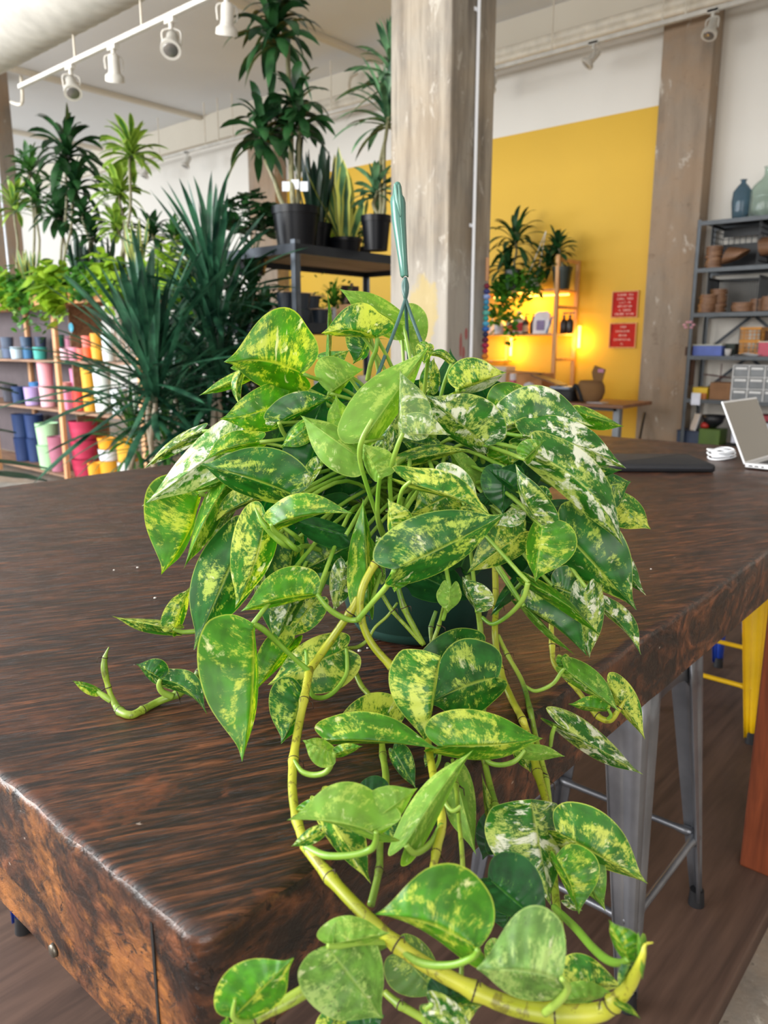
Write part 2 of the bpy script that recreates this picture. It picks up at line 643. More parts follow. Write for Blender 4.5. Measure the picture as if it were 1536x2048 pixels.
q = onp(28, 300, 0, 5.35)
lx, ly = 4.9, q.y
m = MB(); m.box(lx, ly, -0.06, lx + 0.46, ly + 0.46, 5.03)
struct('column_left', m, M_conc, bevel=0.015)
q = onp(9, 450, 0, lx - 0.012)
m = MB()
m.tube([(lx - 0.014, q.y, 0.1), (lx - 0.014, q.y, 4.1)], 0.014, 12)
tag(m.build('conduit', flat('E6ECF6', 0.3), smooth=True), 'pale conduit on the concrete column behind the wooden pot shelves', 'conduit')

# platform of plywood the table stands on
m = MB(); m.box(-1.5, 0.365, -0.06, 4.4, 3.4, 0.0)
pf = struct('floor', m, M_ply, bevel=0.004)

# ------------------------------------------------------------------ ceiling services
# round duct, a length of corrugated white tube
dz = 4.1
q = onp(0, 30, 2, dz)
m = MB()
dx0, dR = q.x, 0.36
pts, rads = [], []
y = -2.0
while y < 13:
    pts += [(dx0, y, dz), (dx0, y + 0.03, dz), (dx0, y + 0.06, dz)]
    rads += [dR, dR + 0.004, dR]
    y += 0.16
m.tube(pts, rads, 40)
tag(m.build('duct', flat('BBB7AE', 0.55), smooth=True), 'large round white ribbed air duct hanging under the ceiling', 'duct')


def tracklight(name, p, aim, label, group):
    """spot head on a track: stem, yoke, can, lamp"""
    o = empty(name, label, 'spotlight', group)
    wm = M_whitemetal
    p = Vector(p)
    m = MB(); m.tube([p, p - Vector((0, 0, 0.07))], 0.016, 12); m.box(p.x - 0.02, p.y - 0.05, p.z - 0.03, p.x + 0.02, p.y + 0.05, p.z)
    m.build('stem', wm, o, smooth=True, angle=40)
    aim = Vector(aim).normalized()
    c = p - Vector((0, 0, 0.145))
    side = aim.cross(Vector((0, 0, 1))).normalized()
    m = MB()
    m.tube(smoothpath([tuple(p - Vector((0, 0, 0.06))), tuple(p + side * 0.06 - Vector((0, 0, 0.08))), tuple(c + side * 0.062), tuple(c + side * 0.06 - Vector((0, 0, 0.02)))], 4), 0.006, 8)
    m.tube(smoothpath([tuple(p - Vector((0, 0, 0.06))), tuple(p - side * 0.06 - Vector((0, 0, 0.08))), tuple(c - side * 0.062), tuple(c - side * 0.06 - Vector((0, 0, 0.02)))], 4), 0.006, 8)
    m.build('yoke', wm, o, smooth=True)
    m = MB()
    a, b = c - aim * 0.085, c + aim * 0.095
    m.tube([a, a + aim * 0.02, a + aim * 0.12, b - aim * 0.05, b - aim * 0.035, b], [0.025, 0.04, 0.042, 0.05, 0.068, 0.07], 24)
    m.build('can', wm, o, smooth=True, angle=50)
    m = MB()
    m.tube([b - aim * 0.002, b + aim * 0.004], [0.054, 0.045], 20)
    m.build('lamp', flat('8D8A86', 0.2, 0.6), o, smooth=True)
    return o


# left track: along Y at a height that meets the photograph's line
tz = 3.55
q = onp(225, 91, 2, tz)
tx = q.x
ya, yb = onp(40, 185, 0, tx).y, onp(520, 0, 0, tx).y
m = MB(); m.box(tx - 0.018, yb - 1.0, tz, tx + 0.018, ya, tz + 0.035)
tag(m.build('light_track', M_whitemetal, bevel=0.004), 'white lighting track hanging in front of the round duct, spots along it', 'light track')
for px, aim, lab in ((140, (-0.3, -0.7, -0.9), 'white spotlight nearest the concrete column on the hanging track'),
                     (228, (0.3, 0.5, -1.2), 'white spotlight second from the concrete column, pointing away'),
                     (346, (-0.5, -0.5, -0.8), 'white spotlight with open lamp face over the lemon green plants'),
                     (458, (0.2, 0.4, -1.1), 'white spotlight on the track just beside the tall dark cane plant')):
    r = ray(px, 130)
    yy = (tx / r.x) * r.y
    tracklight('track_spotlight', (tx, yy, tz), aim, lab, 'spotlights on the hanging white track')
for px in (147, 285):
    r = ray(px, 80); yy = tx / r.x * r.y
    m = MB(); m.tube([(tx, yy, tz + 0.03), (tx, yy, 5.03)], 0.008, 8)
    tag(m.build('track_hanger', M_pipe), 'thin hanger rod between ceiling and white lighting track', 'hanger rod', 'hanger rods of the white track')

# pipes and second track along the far beam
px_ = 8.05
for (pxx, pyy, rr, lab) in ((982, 112, 0.05, 'upper white pipe running along the beam above the yellow wall'),
                            (982, 126, 0.035, 'lower cream pipe running along the beam above the yellow wall')):
    q = onp(pxx, pyy, 0, px_)
    m = MB(); m.tube([(px_, -1.5, q.z), (px_, 8.2, q.z)], rr, 16)
    tag(m.build('ceiling_pipe', M_pipe, smooth=True), lab, 'pipe')
q = onp(982, 139, 0, px_ - 0.1)
t2x, t2z = px_ - 0.1, q.z
m = MB(); m.box(t2x - 0.02, -1.2, t2z - 0.02, t2x + 0.02, 16.0, t2z + 0.02)
tag(m.build('light_track', M_whitemetal), 'long white track with spots in front of the far wall beam', 'light track')
for px, lab in ((985, 'far track spotlight partly behind the middle concrete column'), (1184, 'far track spotlight above the yellow wall'),
                (1416, 'far track spotlight in front of the concrete pilaster'), (375, 'far track spotlight above the spiky plants'),
                (292, 'far track spotlight beyond the lemon green tufted plant')):
    r = ray(px, 150 if px > 800 else 330)
    yy = t2x / r.x * r.y
    tracklight('track_spotlight', (t2x, yy, t2z), (-0.5, 0.1 if px != 1184 else 0.8, -1.0), lab, 'spotlights on the far track')
rods = [(1101, 8.2), (1317, 6), (1362, 6), (317, 8), (410, 8), (437, 8), (466, 8), (663, 8), (240, 8), (218, 8)]
for px, _ in rods:
    r = ray(px, 150 if px > 800 else 270)
    yy = t2x / r.x * r.y
    m = MB(); m.tube([(t2x, yy, t2z), (t2x, yy, 5.03)], 0.009, 8)
    tag(m.build('track_hanger', M_pipe), 'thin rod hanging the far white track from the ceiling', 'hanger rod', 'hanger rods of the far track')
# bent pipe stub beside the left column and one by the dracaena
m = MB()
q = [P(42, 152, 7.0), P(45, 200, 7.0), P(38, 209, 7.0), P(22, 204, 7.2)]
m.tube(smoothpath([tuple(a) for a in q], 5), 0.014, 12)
tag(m.build('pipe_bend', M_pipe, smooth=True), 'bent cream pipe end beside the concrete column at the room corner', 'pipe')
m = MB()
q = [P(715, 145, 10.2), P(700, 155, 10.2), P(697, 180, 10.2), P(704, 196, 10.2), P(735, 190, 10.2)]
m.tube(smoothpath([tuple(a) for a in q], 5), 0.03, 12)
tag(m.build('pipe_bend', M_pipe, smooth=True), 'curved cream pipe on the wall beam beside the middle column', 'pipe')
#PART2

# ------------------------------------------------------------------ the big work table
TX0, TX1, TY0, TY1, TZ = 0.252, 3.17, 0.378, 2.2, 1.0
M_top = table_mat('worn_table_top')
M_side = table_mat('worn_table_side', True)
M_leg = wood_mat('reddish_table_leg', '4A2113', '8A4526', 1.0, 'Z', 0.45)


def slab(x0, y0, x1, y1, z0, z1, rad, corner, wear, mb, seed=0):
    """board with rounded, unevenly worn arris; vertices every couple of centimetres"""
    per = []
    def seg(ax, ay, bx, by, nx, ny):
        L = math.hypot(bx - ax, by - ay)
        k = max(2, int(L / 0.02))
        for i in range(k):
            t = i / k
            per.append((ax + (bx - ax) * t, ay + (by - ay) * t, nx, ny))
    def arc(cx_, cy_, a0):
        for i in range(6):
            a = a0 + math.pi / 2 * i / 6
            per.append((cx_ + corner * math.cos(a), cy_ + corner * math.sin(a), math.cos(a), math.sin(a)))
    seg(x0 + corner, y0, x1 - corner, y0, 0, -1)
    arc(x1 - corner, y0 + corner, -math.pi / 2)
    seg(x1, y0 + corner, x1, y1 - corner, 1, 0)
    arc(x1 - corner, y1 - corner, 0)
    seg(x1 - corner, y1, x0 + corner, y1, 0, 1)
    arc(x0 + corner, y1 - corner, math.pi / 2)
    seg(x0, y1 - corner, x0, y0 + corner, -1, 0)
    arc(x0 + corner, y0 + corner, math.pi)
    prof = [(0, z0), (0, z0 + 0.25 * (z1 - z0)), (0, z0 + 0.6 * (z1 - z0)), (0, z1 - rad)]
    for i in range(1, 5):
        a = math.pi / 2 * i / 4
        prof.append((rad * (1 - math.cos(a)), z1 - rad + rad * math.sin(a)))
    prof.append((rad + 0.006, z1))
    n = len(per)
    v, f = [], []
    for j, (ins, z) in enumerate(prof):
        for i, (x, y, nx, ny) in enumerate(per):
            nz = noise.noise(Vector((x * 9 + seed, y * 9, 1.3)))
            n2 = noise.noise(Vector((x * 34 + seed, y * 34, z * 30)))
            k = 1.0 + nz * 0.7
            e = wear * (nz * 0.8 + n2 * 0.35) * (1 if 3 <= j <= 7 else 0.25)
            ii = ins * (k if j >= 4 else 1) + e
            zz = z + (wear * 0.35 * n2 - abs(wear * nz) * 0.25 if 4 <= j <= 6 else 0)
            v.append((x - nx * ii, y - ny * ii, zz))
    for j in range(len(prof) - 1):
        for i in range(n):
            i2 = (i + 1) % n
            f.append((j * n + i, j * n + i2, (j + 1) * n + i2, (j + 1) * n + i))
    mi = [0] * (3 * n) + [0] * ((len(prof) - 4) * n)
    o = len(mb.v)
    mb.add(v, f)
    k = len(prof) - 1
    mb.mi[-len(f):] = [0 if (i // n) < 5 else 1 for i in range(len(f))]
    mb.f.append(tuple(o + k * n + i for i in range(n)))
    mb.mi.append(1)
    mb.f.append(tuple(o + i for i in range(n))[::-1])
    mb.mi.append(0)


table = empty('work_table', 'huge dark worn wooden table the trailing plant stands on', 'table')
m = MB()
slab(TX0, TY0, TX1, TY1, 0.893, TZ, 0.009, 0.022, 0.005, m)
m.build('tabletop', [M_side, M_top], table, smooth=True, angle=60)
m = MB()
slab(TX0 + 0.0045, TY0 + 0.062, TX0 + 0.04, TY1 - 0.02, 0.842, 0.984, 0.006, 0.006, 0.002, m, 5)
m.build('end_board', [M_side, M_side], table, smooth=True, angle=60)
m = MB()
slab(TX0 + 0.004, TY0 + 0.004, TX0 + 0.07, TY0 + 0.056, 0.842, 0.984, 0.006, 0.012, 0.003, m, 9)
m.build('corner_block', [M_side, M_side], table, smooth=True, angle=60)
m = MB(); m.box(TX0 - 0.0012, 0.4375, 0.843, TX0 + 0.012, 0.4405, 0.984)
m.build('seam_crack', flat('0C0807', 0.9), table)
for (x, y) in ((2.03, 0.392), (2.03, 2.05), (TX1 - 0.12, TY0 + 0.08), (TX1 - 0.12, TY1 - 0.12), (1.2, TY1 - 0.12)):
    m = MB(); m.box(x, y, 0.0, x + 0.10, y + 0.084, 0.893)
    m.build('leg', M_leg, table, bevel=0.006)
for (y, z) in ((0.60, 0.868), (1.05, 0.872), (1.5, 0.865)):
    m = MB(); m.tube([(TX0 - 0.0065, y, z), (TX0 - 0.003, y, z)], [0.0055, 0.0065], 14)
    m.build('bolt', flat('6E685E', 0.4, 0.8), table, smooth=True)

# crumbs of perlite and splinters lying on the top near the pot
for i, (px, py) in enumerate(((275, 1135), (228, 1140), (719, 1302), (735, 1296), (376, 1003), (310, 1196), (392, 1196), (1160, 1122), (1302, 1138), (232, 1420))):
    q = onp(px, py, 2, TZ + 0.001)
    m = MB()
    s = R.uniform(0.0015, 0.0035)
    m.lathe((q.x, q.y, TZ + 0.0004), [(0.0002, 0), (s, s * 0.2), (s * 0.9, s * 0.7), (s * 0.3, s)], 7)
    tag(m.build('perlite_crumb', flat('D8D2CA', 0.8)), 'tiny white crumb of potting perlite lying on the dark tabletop', 'crumb', 'perlite crumbs on the table')


def stool(x0, y0, x1, y1, h, mat, label, group=None, bar=0.2):
    o = empty('metal_stool', label, 'stool', group)
    cx_, cy_ = (x0 + x1) / 2, (y0 + y1) / 2
    top = 0.175
    rubber = flat('17171A', 0.6)
    for sx in (-1, 1):
        for sy in (-1, 1):
            a = Vector((x0 if sx < 0 else x1, y0 if sy < 0 else y1, 0.02))
            b = Vector((cx_ + sx * top, cy_ + sy * top, h - 0.035))
            wa, wb, t = 0.032, 0.088, 0.003
            m = MB()
            # folded sheet: two flanges meeting in a rounded ridge
            n = 8
            rows = []
            for i in range(n + 1):
                s = i / n
                p = a.lerp(b, s)
                ww = wa + (wb - wa) * s
                pr = [(-ww, 0.006), (-ww, 0), (-ww * 0.62, 0), (-ww * 0.52, 0.004), (-ww * 0.3, 0.0), (-0.010, 0), (-0.003, -0.003 + 0.006), (0, 0.010)]
                pr2 = [(0, ww * 0.3), (0.004, ww * 0.52), (0, ww * 0.62), (0, ww), (-0.006, ww)]
                pp = pr + [(-q_, r_) for q_, r_ in pr2]
                rows.append([p + Vector((sx * (q_), -sy * r_, 0)) for q_, r_ in pp])
            v, f = [], []
            k = len(rows[0])
            for r_ in rows:
                v += r_
            for i in range(n):
                for j in range(k - 1):
                    f.append((i * k + j, i * k + j + 1, (i + 1) * k + j + 1, (i + 1) * k + j))
            m.add(v, f)
            lg = m.build('leg', mat, o, smooth=True, angle=40)
            sd = lg.modifiers.new('thick', 'SOLIDIFY')
            sd.thickness = 0.0018
            m = MB(); m.tube([a + Vector((-sx * 0.012, -sy * 0.012, -0.02)), a + Vector((-sx * 0.013, -sy * 0.013, 0.022))], [0.02, 0.017], 16)
            m.build('foot', rubber, lg, smooth=True, angle=50)
    # footrest bars
    def at(sx, sy, z):
        s = z / h
        return Vector(((x0 if sx < 0 else x1) * (1 - s) + (cx_ + sx * top) * s - sx * 0.012, (y0 if sy < 0 else y1) * (1 - s) + (cy_ + sy * top) * s - sy * 0.012, z))
    for (p, q) in (((-1, -1), (1, -1)), ((-1, 1), (1, 1)), ((-1, -1), (-1, 1)), ((1, -1), (1, 1))):
        m = MB()
        A, B = at(*p, bar), at(*q, bar)
        m.tube([A, A.lerp(B, 0.08), A.lerp(B, 0.14), A.lerp(B, 0.86), A.lerp(B, 0.92), B], [0.012, 0.012, 0.009, 0.009, 0.012, 0.012], 12)
        m.build('footrest', mat, o, smooth=True)
    # apron round the seat
    for (p, q) in (((-1, -1), (1, -1)), ((-1, 1), (1, 1)), ((-1, -1), (-1, 1)), ((1, -1), (1, 1))):
        A, B = at(*p, h - 0.05), at(*q, h - 0.05)
        m = MB()
        v, f = [], []
        for i in range(13):
            s = i / 12
            c = A.lerp(B, s)
            e = abs(2 * s - 1) ** 3
            v += [c + Vector((0, 0, 0.03)), c + Vector((0, 0, -0.035 - 0.07 * e))]
        for i in range(12):
            f.append((2 * i, 2 * i + 1, 2 * i + 3, 2 * i + 2))
        m.add(v, f)
        ap = m.build('apron', mat, o, smooth=True)
        sd = ap.modifiers.new('thick', 'SOLIDIFY')
        sd.thickness = 0.002
    m = MB()
    v, f = [], []
    prof = [(0.0, -0.012), (0.10, -0.01), (0.14, -0.002), (0.158, 0.0), (0.168, -0.006), (0.17, -0.02), (0.166, -0.022)]
    seg = 48
    for r_, z in prof:
        for k in range(seg):
            a = 2 * math.pi * k / seg
            q4 = (abs(math.cos(a)) ** 5 + abs(math.sin(a)) ** 5) ** (-1 / 5)
            v.append((cx_ + r_ * q4 * math.cos(a), cy_ + r_ * q4 * math.sin(a), h + z))
    for i in range(len(prof) - 1):
        for k in range(seg):
            f.append((i * seg + k, i * seg + (k + 1) % seg, (i + 1) * seg + (k + 1) % seg, (i + 1) * seg + k))
    m.add(v, f)
    m.build('seat', mat, o, smooth=True)
    return o


t = NT('gunmetal')
n_ = t.noise(t.coord(), 6, 5)
t.set(Base_Color=t.ramp(n_, (0.35, srgb('6C6E74')), (0.65, srgb('8E9096'))), Metallic=0.75, Roughness=0.38)
M_gun = t.m
M_ystool = flat('E3B40A', 0.35)
M_bstool = flat('1F3FA0', 0.35)
stool(1.375, 0.50, 1.815, 0.93, 0.735, M_gun, 'gunmetal grey metal bar stool tucked under the table edge', bar=0.2)
stool(2.74, 0.64, 3.16, 1.05, 0.755, M_ystool, 'bright yellow metal stool behind the wooden table leg')
stool(3.35, 0.95, 3.77, 1.36, 0.755, M_bstool, 'blue metal stool beyond the yellow stool')
stool(0.63, 1.70, 1.05, 2.12, 0.755, M_bstool, 'blue metal stool at the end of the table below its worn board')

# ------------------------------------------------------------------ things on the table
# dark sleeve
def rbox(mb, o, ux, uy, L, W, H, r=0.01, seg=5, puff=0.0):
    """cushion-like box from corner o along ux (L) and uy (W)"""
    ux, uy = Vector(ux).normalized(), Vector(uy).normalized()
    uz = ux.cross(uy)
    prof = [(0.006, 0), (0, H * 0.2), (0, H * 0.7), (0.004, H * 0.93), (0.014, H)]
    v, f = [], []
    per = []
    for cx_, cy_, a0 in ((L - r, r, -math.pi / 2), (L - r, W - r, 0), (r, W - r, math.pi / 2), (r, r, math.pi)):
        for i in range(seg + 1):
            a = a0 + math.pi / 2 * i / seg
            per.append((cx_ + r * math.cos(a), cy_ + r * math.sin(a), math.cos(a), math.sin(a)))
    n = len(per)
    for ins, z in prof:
        for x, y, nx, ny in per:
            v.append(Vector(o) + ux * (x - nx * ins) + uy * (y - ny * ins) + uz * z)
    for j in range(len(prof) - 1):
        for i in range(n):
            i2 = (i + 1) % n
            f.append((j * n + i, j * n + i2, (j + 1) * n + i2, (j + 1) * n + i))
    f.append(tuple((len(prof) - 1) * n + i for i in range(n)))
    f.append(tuple(range(n))[::-1])
    mb.add(v, f)


a = onp(1432, 946, 2, TZ); b = onp(1225, 945, 2, TZ); c = onp(1432, 925, 2, TZ)
ux = (b - a).normalized()
uy = Vector((ux.y, -ux.x, 0))
if uy.dot(FW) < 0:
    uy = -uy
m = MB()
sl = empty('laptop_sleeve', 'closed black padded sleeve lying flat on the table beside the plant', 'sleeve')
if ux.cross(uy).z < 0:
    o_, u1, u2, l1, l2 = a + ux * 0.36, -ux, uy, 0.36, 0.25
else:
    o_, u1, u2, l1, l2 = a, ux, uy, 0.36, 0.25
rbox(m, o_ + Vector((0, 0, 0.0005)), u1, u2, l1, l2, 0.026, 0.012)
m.build('case', flat('15161B', 0.65), sl, smooth=True, angle=60)
m = MB()
m.tube([o_ + u1 * 0.012 + u2 * -0.0005 + Vector((0, 0, 0.014)), o_ + u1 * (l1 - 0.012) + u2 * -0.0005 + Vector((0, 0, 0.014))], 0.0018, 8)
m.build('zipper', flat('2A2C33', 0.4), sl)

# laptop: hinge axis seen foreshortened, screen leaning back
lap = empty('laptop', 'open silver laptop at the far end of the table, grey reflecting screen', 'laptop')
h0 = onp(1489, 936, 2, TZ + 0.003)
hdir = (onp(1530, 922, 2, TZ) - onp(1489, 934, 2, TZ)); hdir.z = 0; hdir.normalize()
hlen = 0.30
bdir = Vector((hdir.y, -hdir.x, 0))
if bdir.dot(RT) < 0:
    bdir = -bdir
silver = flat('D5D6D8', 0.3, 0.3, 0.02)
m = MB()
def plate(mb, o, a_, b_, la, lb, th):
    nrm = a_.cross(b_).normalized() * th
    c_ = [o, o + a_ * la, o + a_ * la + b_ * lb, o + b_ * lb]
    mb.add(c_ + [p + nrm for p in c_], [(0, 3, 2, 1), (4, 5, 6, 7), (0, 1, 5, 4), (1, 2, 6, 5), (2, 3, 7, 6), (3, 0, 4, 7)])
flip = 1 if hdir.cross(bdir).z > 0 else -1
plate(m, h0 + Vector((0, 0, 0.002 if flip > 0 else 0.016)), hdir, bdir, hlen, 0.21, 0.014 * 1)
lb = m.build('base', silver, lap, bevel=0.003)
m = MB(); plate(m, h0 + hdir * 0.03 + bdir * 0.03 + Vector((0, 0, 0.0155)), hdir, bdir, hlen - 0.06, 0.09, 0.0012 * flip)
m.build('keyboard', flat('2A2B2E', 0.5), lap)
m = MB()
for k, (u_, wdt) in enumerate(((0.012, 0.012), (0.03, 0.012), (0.05, 0.008))):
    q_ = h0 - hdir * 0.0006 + bdir * u_ + Vector((0, 0, 0.007))
    plate(m, q_, bdir, Vector((0, 0, 1)), wdt, 0.004, 0.0006)
m.build('ports', flat('2E2F33', 0.5), lap)
tiptop = P(1432, 812, (h0 - CAM).dot(FW) + 0.0)
sdir = (Vector((-bdir.x * 0.42, -bdir.y * 0.42, 0.907))).normalized()
m = MB(); plate(m, h0 - bdir * 0.004 + Vector((0, 0, 0.010)), hdir, sdir, hlen, 0.215, 0.006)
sc_ = m.build('screen_lid', silver, lap, bevel=0.002)
t = NT('laptop_screen')
t.set(Base_Color=srgb('6E675C'), Roughness=0.12, Specular_IOR_Level=0.9)
nn = hdir.cross(sdir).normalized()
sgn = 1 if nn.dot(bdir) > 0 else -1
m = MB(); plate(m, h0 - bdir * 0.004 + Vector((0, 0, 0.010)) + hdir * 0.006 + sdir * 0.008 + (nn * (0.006 if sgn > 0 else -0.0012)), hdir, sdir, hlen - 0.012, 0.2, 0.0012)
m.build('screen', t.m, lap)

# coiled white charger lead
q = onp(1442, 917, 2, TZ)
m = MB()
pts = []
for i in range(160):
    a_ = i * 0.31
    r_ = 0.034 + 0.012 * math.sin(i * 0.11)
    pts.append((q.x + r_ * 1.25 * math.cos(a_), q.y + r_ * math.sin(a_), TZ + 0.004 + 0.030 * i / 160 + 0.004 * math.sin(i * 0.5)))
m.tube(pts, 0.0026, 6)
wh = flat('EDEFF2', 0.35, 0, 0.02)
ch = empty('charger_cable', 'coil of white charger cable lying next to the laptop', 'cable')
m.build('cord', wh, ch, smooth=True)
m = MB(); rbox(m, (q.x - 0.03, q.y - 0.02, TZ + 0.001), (1, 0, 0), (0, 1, 0), 0.05, 0.045, 0.022, 0.006)
m.build('plug', wh, ch, smooth=True, angle=50)

# ------------------------------------------------------------------ steel shelving by the white wall
M_steel = flat('4E5256', 0.45, 0.4)
M_dsteel = flat('3A3F45', 0.5, 0.3)
M_card = flat('8C6647', 0.85)
SX0, SX1, SY1, SY0 = 8.0, 8.44, 2.88, 1.35
rack = empty('steel_rack', 'tall grey steel shelving unit right of the concrete pilaster', 'shelving')
lv = [2.555, 2.115, 1.69, 1.275, 0.845, 0.385]
for (x, y) in ((SX0, SY1), (SX1, SY1), (SX0, SY0), (SX1, SY0)):
    m = MB()
    sx = 1 if x == SX0 else -1
    sy = -1 if y == SY1 else 1
    m.box(min(x, x + sx * 0.035), min(y, y + sy * 0.003), 0, max(x, x + sx * 0.035), max(y, y + sy * 0.003), 2.575)
    m.box(min(x, x + sx * 0.003), min(y, y + sy * 0.035), 0, max(x, x + sx * 0.003), max(y, y + sy * 0.035), 2.575)
    m.build('post', M_steel, rack)
for z in lv:
    m = MB()
    m.box(SX0 + 0.002, SY0, z - 0.003, SX1 - 0.002, SY1 - 0.004, z)
    m.box(SX0 - 0.002, SY0, z - 0.035, SX0 + 0.002, SY1 - 0.002, z + 0.004)
    m.box(SX1 - 0.004, SY0, z - 0.035, SX1, SY1 - 0.002, z)
    m.build('shelf', M_steel, rack)
for z0_, z1_ in ((1.28, 1.66), (0.86, 1.25)):
    m = MB()
    m.bar((SX1 - 0.01, SY1, z0_), (SX1 - 0.01, SY1 - 0.45, z1_), 0.004, 0.03)
    m.bar((SX1 - 0.01, SY1 - 0.5, z1_), (SX1 - 0.01, SY1 - 0.95, z0_), 0.004, 0.03)
    m.build('brace', M_dsteel, rack)

def px_on_rack(px, x=SX0 + 0.06):
    r = ray(px, 690)
    return x / r.x * r.y

def vase(px, zb, prof, mat, label, x=8.2):
    y = px_on_rack(px, x)
    prof = [(r_ * 0.95, z_ * 0.84) for r_, z_ in prof]
    m = MB(); m.lathe((x, y, zb), prof, 32)
    o = m.build('glass_vase', mat, smooth=True)
    return tag(o, label, 'vase')
t = NT('blue_glass'); t.set(Base_Color=srgb('86A2B2'), Roughness=0.08, Transmission_Weight=0.8, IOR=1.3, Specular_IOR_Level=0.8)
vase(1457, 2.56, [(0.02, 0.002), (0.075, 0.004), (0.085, 0.05), (0.098, 0.2), (0.09, 0.31), (0.05, 0.375), (0.026, 0.40), (0.024, 0.425), (0.036, 0.44), (0.032, 0.44), (0.020, 0.425), (0.022, 0.40), (0.046, 0.37), (0.086, 0.3), (0.094, 0.2), (0.08, 0.05), (0.02, 0.01)], t.m, 'slate blue glass bottle vase on top of the steel shelving')
t = NT('green_glass'); t.set(Base_Color=srgb('DCEBE2'), Roughness=0.06, Transmission_Weight=0.85, IOR=1.3, Specular_IOR_Level=0.8)
vase(1506, 2.56, [(0.02, 0.002), (0.15, 0.004), (0.165, 0.06), (0.165, 0.28), (0.14, 0.35), (0.07, 0.42), (0.05, 0.46), (0.05, 0.53), (0.06, 0.54), (0.054, 0.54), (0.046, 0.53), (0.045, 0.46), (0.065, 0.415), (0.135, 0.345), (0.16, 0.28), (0.16, 0.06), (0.02, 0.012)], t.m, 'pale green glass demijohn on top of the steel shelving')


def crate(name, y0, y1, z, h, x0, x1, mat, label, cat='crate', front=True, group=None, pitch=0.035):
    """open plastic crate with a lattice of openings in its sides"""
    m = MB()
    t_ = 0.006
    m.box(x0, y0, z, x1, y1, z + t_)
    def side(ax, c, a0, a1):
        n = max(4, int((a1 - a0) / pitch))
        rows = max(3, int(h / pitch))
        for k in range(n + 1):
            p = a0 + (a1 - a0) * k / n
            if ax == 'x':
                m.box(c - t_ / 2, p - 0.003, z, c + t_ / 2, p + 0.003, z + h)
            else:
                m.box(p - 0.003, c - t_ / 2, z, p + 0.003, c + t_ / 2, z + h)
        for k in range(rows + 1):
            p = z + h * k / rows
            hh = 0.012 if k in (0, rows) else 0.003
            if ax == 'x':
                m.box(c - t_ / 2, a0, p - hh, c + t_ / 2, a1, p + hh)
            else:
                m.box(a0, c - t_ / 2, p - hh, a1, c + t_ / 2, p + hh)
    (side('x', x0, y0, y1) if front else None); side('x', x1, y0, y1); side('y', y0, x0, x1); side('y', y1, x0, x1)
    if not front and pitch > 0.03:
        m.box(x1 - 0.004, y0, z, x1, y1, z + h * 0.62)
        m.box(x1 - 0.004, y0, z + h * 0.8, x1, y1, z + h)
    for i in range(len(m.v)):
        v_ = m.v[i]
        if v_[2] < z:
            m.v[i] = (v_[0], v_[1], z)
    o = m.build(name, mat)
    return tag(o, label, cat, group)

blk = flat('16181C', 0.5)
Y = lambda px, x=SX0 + 0.05: px_on_rack(px, x)
crate('plastic_crate', Y(1496), Y(1400) - 0.02, 2.117, 0.40, 8.06, 8.40, blk, 'tall black perforated crate on the top shelf beside the pilaster', front=False, pitch=0.05)
crate('plastic_crate', Y(1545), Y(1499), 2.117, 0.40, 8.06, 8.40, blk, 'black crate on the top shelf beside the shelf end, half out of view', front=False, pitch=0.05)
crate('plastic_crate', Y(1505), Y(1400) - 0.02, 1.692, 0.33, 8.06, 8.40, blk, 'black mesh crate on the second shelf holding piles of wood slices', front=False, pitch=0.022)

# stacks of thin wooden coasters / plant tags: each round is its own small board
M_slice = [wood_mat('wood_slice_a', '5A3A28', '8E6547', 2, 'X'), wood_mat('wood_slice_b', '6E4A33', 'A9805E', 2, 'Y')]
def slices(px, z, n, tilt, r, label, group, x=8.12, dx=0.0, lean=0.0):
    y = px_on_rack(px, x)
    for i in range(n):
        m = MB()
        m.lathe((0, 0, 0), [(0.001, 0), (r, 0), (r, 0.007), (0.001, 0.007)], 20)
        o = m.build('wooden_disc', M_slice[i % 2])
        if tilt == 0:
            o.location = (x + R.uniform(-0.008, 0.008), y + R.uniform(-0.012, 0.012), z + i * 0.0078)
            o.rotation_euler = (0, 0, R.uniform(0, 6))
        else:
            o.location = (x, y - (i - n / 2) * 0.011, z + r * 0.98)
            o.rotation_euler = (math.pi / 2 + tilt + (i - n / 2) * 0.05, 0, 0.0)
        tag(o, label, 'wooden disc', group)
slices(1413, 2.125, 26, 0, 0.075, 'thin brown wooden disc in the straight pile by the shelf post', 'piled wooden discs in the top crate')
slices(1452, 2.15, 14, 0.7, 0.085, 'wooden disc leaning in the fan inside the top crate', 'leaning wooden discs in the top crate')
slices(1518, 2.21, 14, 0.25, 0.085, 'wooden disc standing upright in the top crate at the shelf end', 'upright wooden discs on the top shelf')
slices(1408, 1.70, 22, 0, 0.08, 'brown wooden disc in the slumped pile on the second shelf', 'slumped wooden discs on the second shelf')
slices(1428, 1.70, 29, 0, 0.08, 'brown wooden disc in the taller pile on the second shelf', 'tall pile of discs on the second shelf', x=8.2)
slices(1478, 1.70, 11, 0, 0.10, 'flat wooden disc in the low pile inside the mesh crate', 'low pile of discs in the mesh crate')
slices(1534, 1.70, 17, 0, 0.085, 'orange brown wooden disc in the pile outside the mesh crate', 'orange brown discs on the second shelf', x=8.08)
slices(1510, 1.70, 15, 0, 0.08, 'dull brown wooden disc in the pile beside the mesh crate', 'dull discs beside the mesh crate', x=8.16)


